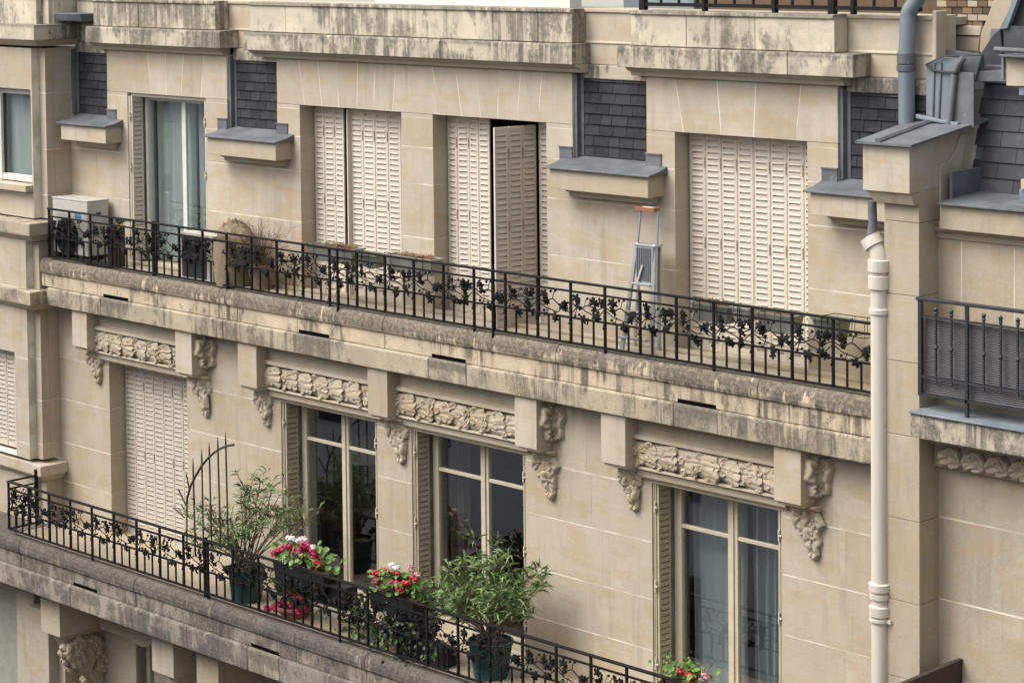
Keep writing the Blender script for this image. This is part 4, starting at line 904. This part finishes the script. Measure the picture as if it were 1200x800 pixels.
for i in range(6):
    x = XC + .445 + i * .72 * .55 * 0 + i * .57
    MB().box(x - .012, x + .012, y - .012, y + .012, 4.47, 5.285).build('post', 'grey_iron', NR)
    for k in (1, 2, 3):
        xb = x + .1425 * k
        b = MB().box(xb - .007, xb + .007, y - .007, y + .007, 4.68, 5.23); b.lathe([(.006, 5.19), (.018, 5.20), (.012, 5.215), (.018, 5.235), (.004, 5.25)], (xb, y), 8); b.lathe([(.006, 4.925), (.019, 4.95), (.006, 4.975)], (xb, y), 8); b.lathe([(.006, 4.68), (.013, 4.69), (.006, 4.71)], (xb, y), 8); b.build('baluster', 'grey_iron', NR)
for k in (1, 2):
    xb = XC + .04 + .135 * k
    b = MB().box(xb - .007, xb + .007, y - .007, y + .007, 4.68, 5.23); b.lathe([(.006, 5.19), (.018, 5.20), (.012, 5.215), (.018, 5.235), (.004, 5.25)], (xb, y), 8); b.lathe([(.006, 4.925), (.019, 4.95), (.006, 4.975)], (xb, y), 8); b.lathe([(.006, 4.68), (.013, 4.69), (.006, 4.71)], (xb, y), 8); b.build('baluster', 'grey_iron', NR)
rs = MB(); z = 4.60
while z < 5.15: rs.tube([(XC + .05, y + .045, z), (4.6, y + .045, z)], .0085, 5); z += .0165
SC = rs.build('reed_screen', 'reed_mat', None, True); tag(SC, 'dark grey reed screen tied behind the right-hand iron railing', 'screen')
dv = tag(MB().box(2.66, 2.69, -1.6, YW - .003, 1.6, 2.55).box(2.655, 2.695, -1.6, YW - .003, 2.55, 2.57).build('balcony_divider', ['rusty_iron'], bevel=.003), 'dark rusty metal divider standing out from the wall at the bottom right', 'divider')

# ------------------------------------------------------------------ objects on the upper balcony
ZF = 4.482
AX0, AX1, AY0, AY1 = -9.24, -8.56, -.12, .16
AC = thing('air_conditioner', 'white outdoor air conditioning unit in the far left corner of the upper balcony', 'air conditioner', (-8.9, 0, ZF))
MB().box(AX0, AX1, AY0, AY1, ZF + .06, 5.14).build('casing', 'ac_white', AC, bevel=.012)
MB().box(AX0 - .006, AX1 + .006, AY0 - .006, AY1 + .006, 5.14, 5.155).build('lid', 'ac_white', AC, bevel=.004)
gr = MB()
for i in range(13): rr = .02 + .016 * i; gr.tube([(AX0 + .29 + rr * math.cos(a * math.pi / 8), AY0 - .012, 4.73 + rr * math.sin(a * math.pi / 8)) for a in range(17)], .004, 4, False)
MB().tube([(AX0 + .29, AY0 - .002, 4.73), (AX0 + .29, AY0 - .006, 4.73)], .215, 24).build('fan_opening', 'black_plastic', AC); gr.build('fan_grille', 'black_plastic', AC, kind='stuff')
MB().box(AX1 + .002, AX1 + .012, AY0 + .05, AY1 - .06, 4.90, 5.06).build('side_handle', 'ac_white', AC, bevel=.003); MB().box(AX1 + .011, AX1 + .014, AY0 + .10, AY1 - .11, 4.995, 5.02).build('handle_slot', 'black_plastic', AC)
MB().box(-8.80, -8.68, AY0 - .004, AY0 - .001, 4.93, 5.0).build('sticker', 'sticker_blue', AC)
for x in (AX0 + .08, AX1 - .14): MB().box(x, x + .06, AY0 - .03, AY1, ZF, ZF + .06).build('foot', 'black_plastic', AC)

def pot(name, label, cat, x, y, z, rb_, rt, h, mat, wall=.012, soil=True, group=None, rim=None):
    t = thing(name, label, cat, (x, y, z), group)
    MB().lathe([(rb_, z), (rt, z + h), (rt + .012, z + h), (rt + .012, z + h + .025), (rt - .008, z + h + .025), (rt - .012, z + h - .02)], (x, y), 24).build('pot', mat, t, True)
    if rim: MB().lathe([(rt + .014, z + h + .004), (rt + .02, z + h + .02), (rt + .014, z + h + .04), (rt, z + h + .04)], (x, y), 24).build('rim', rim, t, True)
    if soil: MB().lathe([(rt - .01, z + h - .03), (rt - .012, z + h - .012)], (x, y), 20).build('soil', 'soil', t)
    return t
def leaves(mb, rg, c, n, L, W, spread, up=.2, droop=.3):
    "lance-shaped leaves round a point"
    for _ in range(n):
        a = rg.uniform(0, 2 * math.pi); el = rg.uniform(-.35, 1.0) + up; d = Vector((math.cos(a) * math.cos(el), math.sin(a) * math.cos(el), math.sin(el)))
        s = Vector((rg.uniform(-1, 1), rg.uniform(-1, 1), rg.uniform(-1, 1))).cross(d); s.normalize(); l = L * rg.uniform(.6, 1.15); w_ = W * rg.uniform(.7, 1.2)
        p = Vector(c) + Vector((rg.uniform(-1, 1), rg.uniform(-1, 1), rg.uniform(-1, 1))) * spread; q = p + d * l * .5; e = p + d * l + Vector((0, 0, -droop * l))
        nn = s.cross(d) * w_ * .35
        mb.add([p, q + s * w_ + nn, q, q - s * w_ + nn, e], [(0, 1, 2), (0, 2, 3), (1, 4, 2), (2, 4, 3)])
def oleander(t, base, tips, seed, leafn=26, L=.11, W=.011, mat='oleander_leaf', flowers=.2):
    rg = random.Random(seed); st = MB(); fo = MB(); fl = MB(); base = Vector(base)
    for tip in tips:
        tip = Vector(tip); b = base + Vector((rg.uniform(-.06, .06), rg.uniform(-.06, .06), 0)); mid = b.lerp(tip, .5) + Vector((rg.uniform(-.08, .08), rg.uniform(-.06, .06), .06))
        P = [b * (1 - k) * (1 - k) + mid * 2 * k * (1 - k) + tip * k * k for k in [i / 7 for i in range(8)]]
        st.tube(P, [.009 - .0009 * i for i in range(8)], 5)
        for i in range(3, 8):
            leaves(fo, rg, P[i], int(leafn * (0, 0, 0, .1, .3, .7, 1.0, 1.3)[i]), L, W, .022, .25)
            if rg.random() < .5:
                tw = P[i] + Vector((rg.uniform(-.13, .13), rg.uniform(-.1, .1), rg.uniform(.02, .16))); st.tube([P[i], tw], [.005, .003], 4); leaves(fo, rg, tw, int(leafn * .7), L, W, .02, .3)
        if rg.random() < flowers:
            for _ in range(7): leaves(fl, rg, tip + Vector((0, 0, .03)), 1, .022, .005, .018, .8, 0)
    st.build('stems', 'twig', t, True); fo.build('foliage', mat, t, kind='stuff')
    if fl.v: fl.build('flower_buds', 'petal_red', t, kind='stuff')
# black tall planter with yellow flower
PT = thing('tall_planter', 'tall black planter with a yellow flower beside the air conditioner', 'planter', (-8.05, -.1, ZF))
MB().box(-8.14, -8.0, -.16, -.02, ZF, 4.92).build('planter_box', 'black_plastic', PT, bevel=.008)
fm = MB(); rg = random.Random(2); leaves(fm, rg, (-8.02, -.08, 4.93), 40, .09, .012, .04, .4); fm.build('foliage', 'ivy_leaf', PT, kind='stuff')
fm = MB()
for k in range(5): leaves(fm, rg, (-7.98 + rg.uniform(-.03, .03), -.12, 4.90 + rg.uniform(-.03, .05)), 6, .03, .012, .01, .3, 0)
fm.build('flower', 'petal_yellow', PT, kind='stuff')
tr = thing('dark_tray', 'flat black tray lying behind the rail beside the air conditioner', 'tray', (-8.3, -.1, ZF))
MB().box(-8.55, -8.05, -.19, -.02, ZF + .001, ZF + .02).build('base', 'black_plastic', tr); MB().box(-8.55, -8.05, -.20, -.19, ZF + .001, ZF + .05).build('edge', 'black_plastic', tr)
# white cabinet
WB = thing('storage_cabinet', 'low white cabinet with dark front behind the upper railing below the open window', 'cabinet', (-6.55, -.02, ZF))
MB().box(-6.86, -6.32, -.13, .12, ZF, 4.93).build('body', 'white_plastic', WB, bevel=.006); MB().box(-6.90, -6.28, -.16, .14, 4.93, 4.965).build('top', 'white_plastic', WB, bevel=.01)
MB().box(-6.83, -6.42, -.137, -.131, ZF + .03, 4.91).build('dark_front', 'grey_iron', WB)
# wrapped hump and shrub of bare twigs
HP = thing('wrapped_pot', 'brown straw wrapped plant hump against the wall behind the upper railing', 'plant', (-6.05, .0, ZF))
hm = MB(); hm.lathe([(.20, ZF), (.22, ZF + .2), (.21, ZF + .45)], (-6.1, -.02), 18); hm.build('pot', 'straw', HP, True)
hm = MB(); hm.blob((-6.08, -.01, 4.86), (.30, .15, .27), 22, 14, .05); hm.build('straw_wrap', 'straw', HP, True)
hm = MB(); rg = random.Random(12)
for _ in range(500):
    a = rg.uniform(0, 6.28); e = rg.uniform(.0, 1.5); p = Vector((-6.08 + .30 * math.cos(a) * math.cos(e), -.01 + .15 * math.sin(a) * math.cos(e), 4.86 + .27 * math.sin(e))); q = p + Vector((rg.uniform(-.05, .05), rg.uniform(-.03, .03), rg.uniform(-.04, .04))); hm.tube([p, q], .0018, 3, False)
hm.build('loose_straw', 'twig', HP, kind='stuff')
SB = thing('bare_shrub', 'dry shrub of thin bare twigs in a brown pot on the upper balcony', 'shrub', (-5.62, -.02, ZF))
MB().lathe([(.10, ZF), (.14, ZF + .22), (.15, ZF + .24)], (-5.66, -.02), 18).build('pot', 'straw', SB, True)
tw = MB(); rg = random.Random(4)
for _ in range(75):
    b = Vector((-5.68 + rg.uniform(-.07, .07), -.02 + rg.uniform(-.05, .05), ZF + .2)); a = rg.uniform(-1, 1); e = Vector((-5.62 + a * .42, -.02 + rg.uniform(-.18, .15), rg.uniform(4.9, 5.24 - .1 * abs(a))))
    m_ = b.lerp(e, .5) + Vector((rg.uniform(-.05, .05), 0, .06)); tw.tube([b, m_, e], [.004, .0026, .0012], 3, False)
    for _ in range(2): q = m_.lerp(e, rg.random()); tw.tube([q, q + Vector((rg.uniform(-.08, .08), rg.uniform(-.05, .05), rg.uniform(.02, .1)))], .0014, 3, False)
tw.build('twigs', 'twig', SB, kind='stuff')
# dry climbers at the foot of the rail
for i, (xx, lab) in enumerate(((-5.0, 'withered brown weeds growing at the railing foot near the brown shrub'), (-4.45, 'withered rust-brown plant twined on the railing below the first long planter'))):
    fm = MB(); rg = random.Random(30 + i); sm = MB()
    for k in range(9):
        a = Vector((xx + rg.uniform(-.12, .12), -.14, ZF)); e = a + Vector((rg.uniform(-.12, .12), rg.uniform(-.03, .03), rg.uniform(.2, .45))); sm.tube([a, a.lerp(e, .5) + Vector((.03, 0, 0)), e], .0025, 3); leaves(fm, rg, e, 5, .05, .008, .04, .1)
        leaves(fm, rg, a.lerp(e, .5), 4, .04, .007, .04, .1)
    W_ = thing('weed', lab, 'plant', (xx, -.14, ZF)); sm.build('stems', 'twig', W_, kind='stuff'); fm.build('foliage', 'dry_leaf', W_, kind='stuff')
def planter(x0, x1, y, zt, h, mat, label, dry=True, seed=1, group='planter boxes hooked on the upper railing', dpt=.16):
    t = thing('planter_box', label, 'planter', ((x0 + x1) / 2, y, zt - h), group)
    b = MB(); y0, y1 = y - dpt / 2, y + dpt / 2
    b.prism_z([(x0 + .02, y0 + .02), (x1 - .02, y0 + .02), (x1 - .02, y1 - .02), (x0 + .02, y1 - .02)], zt - h, zt - .018, [(x0, y0), (x1, y0), (x1, y1), (x0, y1)])
    b.build('box', mat, t, bevel=.006)
    MB().box(x0 - .01, x1 + .01, y0 - .01, y0 + .006, zt - .017, zt).box(x0 - .01, x1 + .01, y1 - .006, y1 + .01, zt - .017, zt).box(x0 - .01, x0 + .006, y0 + .006, y1 - .006, zt - .017, zt).box(x1 - .006, x1 + .01, y0 + .006, y1 - .006, zt - .017, zt).build('rim', mat, t)
    MB().box(x0 + .006, x1 - .006, y0 + .006, y1 - .006, zt - .0175, zt - .010).build('soil', 'soil', t)
    for x in (x0 + .1, x1 - .1): MB().tube([(x, y0 + .02, zt - h + .01), (x, y0 - .012, zt - h), (x, y0 - .012, zt + .015), (x, -.20, zt + .03), (x, -.228, zt + .03), (x, -.228, zt - .03)], .0035, 5).build('bracket', 'black_iron', t)
    if dry:
        fm = MB(); rg = random.Random(seed)
        for _ in range(60): c = (rg.uniform(x0 + .25 * (x1 - x0), x1 - .04), y + rg.uniform(-.05, .05), zt); leaves(fm, rg, c, 4, .05, .004, .01, .5)
        fm.build('dry_plants', 'dry_leaf', t, kind='stuff')
    return t
planter(-4.78, -4.13, -.06, 5.03, .155, 'planter_grey', 'long grey planter box with dry brown plants left of the gap in the first shutters', True, 1)
planter(-4.08, -3.78, -.06, 5.01, .13, 'planter_sage', 'small empty green planter between the two long grey planters', False, 2)
planter(-3.66, -3.02, -.06, 5.035, .155, 'planter_grey', 'long grey planter box with dry rusty plants right of the first shutters', True, 3)
planter(.12, .50, -.06, 4.99, .15, 'planter_sage', 'dull green planter box left of the shutter centre line above the rail', True, 4)
planter(.54, .72, -.06, 5.0, .12, 'white_plastic', 'narrow white planter between two green ones before the right shutters', False, 5)
planter(.80, 1.16, -.06, 4.985, .15, 'planter_grey', 'grey planter box before the right end of the rightmost shutters', False, 6)
pg = planter(1.36, 1.62, -.06, 5.005, .16, 'planter_sage', 'small sage green pot beside the wire basket near the drainpipe', False, 7)
WR = thing('wire_basket', 'empty black wire pot holder beside the drainpipe end of the upper railing', 'basket', (1.7, -.06, 4.9))
for z in (5.02, 4.90): MB().tube([(1.45, -.16, z), (1.88, -.16, z), (1.88, .04, z), (1.45, .04, z), (1.45, -.16, z)], .0035, 5).build('wire', 'black_iron', WR)
for x in (1.64, 1.76, 1.88): MB().tube([(x, -.16, 5.02), (x, -.16, 4.90), (x, .04, 4.90), (x, .04, 5.02)], .003, 5).build('wire', 'black_iron', WR)
# step ladder
LD = thing('step_ladder', 'aluminium platform step ladder with an orange top tray leaning by the wall', 'ladder', (-.55, .02, ZF))
Lb = [(-.80, -.10), (-.42, -.10)]; Yf = .0
def bar(a, b, w_=.02, d=.012, mat='aluminium', nm='rail'):
    a, b = Vector(a), Vector(b); t = (b - a).normalized(); u = Vector((1, 0, 0)); u = (u - t * u.dot(t)).normalized(); v = t.cross(u); o = []
    for p in (a, b): o += [p - u * w_ - v * d, p + u * w_ - v * d, p + u * w_ + v * d, p - u * w_ + v * d]
    return MB().add(o, [(0, 1, 2, 3), (7, 6, 5, 4), (0, 4, 5, 1), (1, 5, 6, 2), (2, 6, 7, 3), (3, 7, 4, 0)]).build(nm, mat, LD, bevel=.003)
lp = lambda px_, py_, Y, z: (at(px_, py_, Y=Y).x, Y, z)
bar(lp(729, 425, -.10, ZF), lp(747, 285, .0, 5.40), .018, .012); bar(lp(764, 430, -.10, ZF), lp(767, 288, .0, 5.40), .020, .012)
bar(lp(744, 425, .12, ZF), lp(751, 285, .06, 5.40), .013, .010); bar(lp(772, 430, .12, ZF), lp(773, 288, .06, 5.40), .016, .010)
bar(lp(747, 283, .0, 5.38), lp(751, 250, .01, 5.67), .009, .008, nm='guard_rail'); bar(lp(770, 287, .0, 5.38), lp(771, 250, .01, 5.68), .009, .008, nm='guard_rail'); bar(lp(750, 255, .01, 5.655), lp(771, 255, .01, 5.655), .006, .008, nm='guard_bar')
LX0, LX1 = at(746, 285, Y=0).x, at(770, 285, Y=0).x
MB().box(LX0, LX1, -.03, .08, 5.375, 5.395).build('platform', 'aluminium', LD, bevel=.004)
MB().box(LX0 + .02, LX1 - .02, -.028, -.02, 5.06, 5.375).build('back_panel', 'aluminium', LD)
for i in range(7): MB().box(LX0 + .03 + .024 * i, LX0 + .037 + .024 * i, -.036, -.029, 5.08, 5.365).build('panel_rib', 'zinc', LD)
bar((-.56, -.045, 5.07), (-.50, -.045, 5.22), .010, .005, 'white_plastic', 'catch')
for z, xl in ((5.06, LX0 - .02), (4.82, LX0 - .07), (4.60, LX0 - .115)):
    yy = -.12 + .12 * (z - ZF) / (5.4 - ZF); MB().box(xl + .01, LX1 - .03, yy - .02, yy + .03, z - .012, z + .008).build('step', 'aluminium', LD, bevel=.003)
TX0, TX1 = at(747, 247, Y=.0).x, at(769, 247, Y=.0).x
MB().box(TX0, TX1, -.03, .05, 5.675, 5.688).box(TX0, TX1, -.03, -.022, 5.688, 5.71).box(TX0, TX1, .042, .05, 5.688, 5.71).box(TX0, TX0 + .008, -.022, .042, 5.688, 5.71).box(TX1 - .008, TX1, -.022, .042, 5.688, 5.71).build('tool_tray', 'orange_plastic', LD, bevel=.003)
MB().box(TX0 + .07, TX1 - .03, -.018, .038, 5.6885, 5.713).build('tray_lid', 'white_plastic', LD, bevel=.003)

# ------------------------------------------------------------------ plants on the lower balcony
ZG = 1.4745
def head(): 
    mb = MB(); rg = random.Random(77)
    for _ in range(110):
        d = Vector((rg.gauss(0, 1), rg.gauss(0, 1), rg.gauss(.2, 1))).normalized(); s = d.cross(Vector((rg.random(), rg.random(), rg.random()))).normalized(); u = d.cross(s); c = Vector((rg.choice((-.012, .014, 0)), 0, rg.choice((0, .008)))) + d * .030 * rg.uniform(.35, 1.3); r = .0125 * rg.uniform(.7, 1.2)
        mb.add([c + d * .002, c + s * r, c + u * r, c - s * r, c - u * r], [(0, 1, 2), (0, 2, 3), (0, 3, 4), (0, 4, 1)])
    return mb
HD = {k: head().mesh('flower_head', 'petal_' + k, False, (0, 0, 0))[0] for k in ('pink', 'white', 'red', 'soft')}
def round_leaves(mb, rg, c, n, r, spread):
    for _ in range(n):
        p = Vector(c) + Vector((rg.gauss(0, 1) * spread[0], rg.gauss(0, 1) * spread[1], rg.gauss(0, 1) * spread[2])); d = Vector((rg.uniform(-.7, .7), rg.uniform(-1, .2), rg.uniform(.1, 1))).normalized(); s = d.cross(Vector((0, .3, 1))).normalized(); u = d.cross(s); rr = r * rg.uniform(.6, 1.2); k = 7
        mb.add([p - d * rr * .25] + [p + (s * math.cos(a * 6.283 / k) + u * math.sin(a * 6.283 / k)) * rr * (1 - .12 * (a % 2)) for a in range(k)], [(0, 1 + a, 1 + (a + 1) % k) for a in range(k)])
def geranium(t, x0, x1, y, z, flowers, seed, n=230, hgt=.10, fwd=.06):
    rg = random.Random(seed); fo = MB(); round_leaves(fo, rg, ((x0 + x1) / 2, y, z + hgt * .75), n, .030, ((x1 - x0) * .25, .06, hgt * .42)); fo.build('foliage', 'geranium_leaf', t, kind='stuff')
    st = MB()
    for (px, py, k, s) in flowers:
        p = at(px, py, Y=y - fwd); place('flower_head', HD[k], p, t, (rg.random(), rg.random(), rg.random()), (s * rg.uniform(1.05, 1.35), s * 1.15, s * rg.uniform(.8, 1.1))); st.tube([(p.x + rg.uniform(-.03, .03), y, z), (p.x, p.y + .01, p.z)], .003, 4)
    st.build('flower_stalks', 'geranium_leaf', t, kind='stuff')
def hang_box(label, x0, x1, y, zt, h=.15):
    t = thing('window_box', label, 'window box', ((x0 + x1) / 2, y, zt - h))
    MB().prism_z([(x0 + .02, y - .07), (x1 - .02, y - .07), (x1 - .02, y + .07), (x0 + .02, y + .07)], zt - h, zt, [(x0, y - .09), (x1, y - .09), (x1, y + .09), (x0, y + .09)]).build('box', 'black_plastic', t, bevel=.008); MB().box(x0 + .02, x1 - .02, y - .075, y + .075, zt + .0005, zt + .008).build('soil', 'soil', t); return t
yb = -.64
x0 = at(328, 672, Y=yb).x; x1 = at(388, 690, Y=yb).x
G1 = hang_box('window box of magenta and white geraniums hung on the rail under the lamp window', x0, x1, yb, 2.04, .19)
geranium(G1, x0, x1, yb, 2.06, [(341, 631, 'white', 1.0), (353, 634, 'white', 1.1), (356, 632, 'white', .8), (367, 641, 'white', .7), (336, 658, 'white', .95), (323, 649, 'pink', 1.0), (331, 644, 'pink', 1.05), (338, 641, 'pink', .95), (326, 646, 'pink', .9), (349, 644, 'pink', 1.15), (356, 641, 'pink', 1.1), (346, 648, 'pink', .9), (352, 649, 'pink', .9), (367, 647, 'pink', 1.0), (368, 653, 'pink', .7), (351, 657, 'red', .85), (371, 660, 'red', .95), (361, 639, 'pink', .8)], 5, 330, .13)
x0 = at(440, 700, Y=yb).x; x1 = at(493, 716, Y=yb).x
G2 = hang_box('black window box of red geraniums with one white bloom between the two lower windows', x0, x1, yb, 2.04, .17)
geranium(G2, x0, x1, yb, 2.06, [(462, 664, 'white', 1.05), (464, 666, 'white', .8), (482, 666, 'soft', .8), (441, 672, 'red', .95), (452, 669, 'red', .9), (442, 681, 'pink', .85), (462, 682, 'pink', .9), (468, 683, 'red', .8), (476, 684, 'red', .85), (468, 692, 'red', 1.05), (466, 694, 'red', .9), (486, 677, 'red', .8), (489, 673, 'soft', .6), (465, 671, 'red', .7)], 6, 260, .12)
# low bowl of flowers
y = -.50; p = at(346, 733, Y=y)
G3 = pot('flower_pot', 'shallow terracotta bowl of magenta geraniums standing behind the lower rail', 'flower pot', p.x, y, ZG + .001, .13, .17, .08, 'terracotta')
geranium(G3, p.x - .20, p.x + .24, y, ZG + .12, [(313, 713, 'pink', .85), (322, 712, 'pink', .95), (349, 717, 'pink', .85), (337, 697, 'pink', .8), (333, 705, 'pink', .7), (352, 700, 'red', .7), (366, 707, 'soft', .7), (343, 696, 'red', .6), (327, 708, 'pink', .7), (341, 709, 'pink', .75), (357, 712, 'pink', .7)], 7, 190, .17, .14)
fm = MB(); round_leaves(fm, random.Random(9), (p.x, y, ZG + .28), 160, .028, (.15, .07, .07)); fm.build('dark_foliage', 'ivy_leaf', G3, kind='stuff')
# oleander one
y = -.50; p = at(289, 700, Y=y)
O1 = pot('potted_oleander', 'oleander with thin leafy stems in a dark green pot below the iron fan', 'potted plant', p.x, y, ZG + .001, .15, .18, .31, 'green_plastic')
tips = [at(a, b, Y=y + c) for a, b, c in ((215, 600, .0), (228, 592, .1), (240, 596, -.05), (250, 603, -.1), (262, 606, 0), (238, 618, -.12), (222, 625, -.05), (256, 628, -.1), (272, 615, -.15), (285, 570, .1), (296, 562, .15), (305, 566, .12), (312, 576, .1), (318, 572, .2), (300, 588, .1), (282, 585, .1), (292, 600, 0), (286, 628, -.12), (276, 640, -.12), (266, 640, -.1), (298, 620, -.05), (330, 600, .2), (345, 590, .2), (352, 600, .2), (360, 612, .2), (308, 612, .05), (232, 640, -.1), (330, 618, .1), (318, 598, .15), (246, 640, -.1))]
oleander(O1, (p.x, y, ZG + .33), tips, 3, 9, .135, .0085, flowers=.4)
# oleander two
y = -.45; p = at(575, 772, Y=y)
O2 = pot('potted_oleander', 'bushy oleander in a teal green pot in front of the middle lower window', 'potted plant', p.x, y, ZG + .001, .15, .195, .30, 'green_plastic')
tips = [at(a, b, Y=y + c) for a, b, c in ((560, 652, .1), (570, 665, 0), (586, 650, .12), (596, 652, .1), (545, 662, .1), (530, 670, .05), (518, 680, 0), (505, 690, -.05), (495, 700, -.1), (512, 705, -.1), (528, 700, -.12), (545, 690, -.1), (560, 685, -.1), (575, 690, -.12), (590, 690, -.1), (604, 700, -.05), (618, 672, .1), (630, 668, .15), (638, 672, .12), (628, 690, .1), (615, 705, 0), (600, 720, -.1), (540, 712, -.15), (560, 715, -.15), (580, 715, -.15), (522, 718, -.12), (606, 685, .1), (622, 720, .05), (535, 680, 0), (576, 672, 0), (550, 700, -.1), (568, 700, -.15), (592, 705, -.1))]
oleander(O2, (p.x, y, ZG + .33), tips, 4, 11, .155, .0105, flowers=.2)
# mass of climbing green behind the rail
y = -.55; p = at(465, 760, Y=y)
V = thing('climbing_plant', 'dense dark green climbing plant trailing through the rail below the red geraniums', 'plant', (p.x, y, ZG))
fm = MB(); rg = random.Random(31)
for px_, py_, n in ((470, 735, 330), (480, 770, 260), (455, 760, 220), (500, 745, 200), (515, 770, 110), (440, 735, 120), (420, 720, 130), (412, 712, 80), (405, 740, 40), (497, 720, 120), (430, 755, 80)):
    c = at(px_, py_, Y=y + rg.uniform(-.08, .12)); round_leaves(fm, rg, c, n, .022, (.10, .06, .09))
fm.build('foliage', 'ivy_leaf', V, kind='stuff')
fm = MB()
for px_, py_, n in ((425, 715, 50), (446, 742, 60), (413, 745, 35), (480, 730, 40), (505, 760, 30), (440, 763, 60), (462, 700, 40)):
    c = at(px_, py_, Y=y - .08); round_leaves(fm, rg, c, n, .02, (.09, .04, .05))
fm.build('light_foliage', 'oleander_leaf', V, kind='stuff')
pv = pot('flower_pot', 'terracotta pot hidden in the climbing plant behind the lower rail', 'flower pot', p.x, y + .1, ZG + .001, .12, .17, .22, 'terracotta')
pk = thing('planter_box', 'low dark planter at the foot of the rail right of the climbing plant', 'planter', (p.x + .4, y, ZG))
MB().box(p.x + .1, p.x + .7, y - .08, y + .1, ZG + .001, ZG + .17).build('box', 'black_plastic', pk, bevel=.01)
# small flowers at the lower right
y = -.64; a = at(778, 800, Y=y).x; b = at(835, 812, Y=y).x
G4 = hang_box('small black box of red and pale pink flowers at the lower right of the rail', a, b, y, 2.0, .15)
geranium(G4, a, b, y, 2.02, [(797, 786, 'red', .7), (809, 794, 'red', .85), (806, 790, 'red', .6), (826, 792, 'soft', .8), (823, 796, 'soft', .6)], 12, 120, .10)
fm = MB(); rg = random.Random(8)
for px_, py_ in ((783, 768), (784, 775), (785, 783), (786, 792), (805, 775), (806, 782), (815, 778)): leaves(fm, rg, at(px_, py_, Y=y), 9, .06, .010, .01, .6)
fm.build('upright_shoots', 'geranium_leaf', G4, kind='stuff')
# dark cloth/box hanging behind the rail under the first geraniums
p0 = at(385, 690, Y=-.58); p1 = at(412, 702, Y=-.58)
HB = tag(MB().prism_z([(p0.x - .22, -.66), (p1.x, -.66), (p1.x, -.50), (p0.x - .22, -.50)], 1.74, 1.96).build('dark_planter', 'black_plastic', bevel=.01), 'empty black planter hung behind the lower rail right of the white geraniums', 'planter', None)
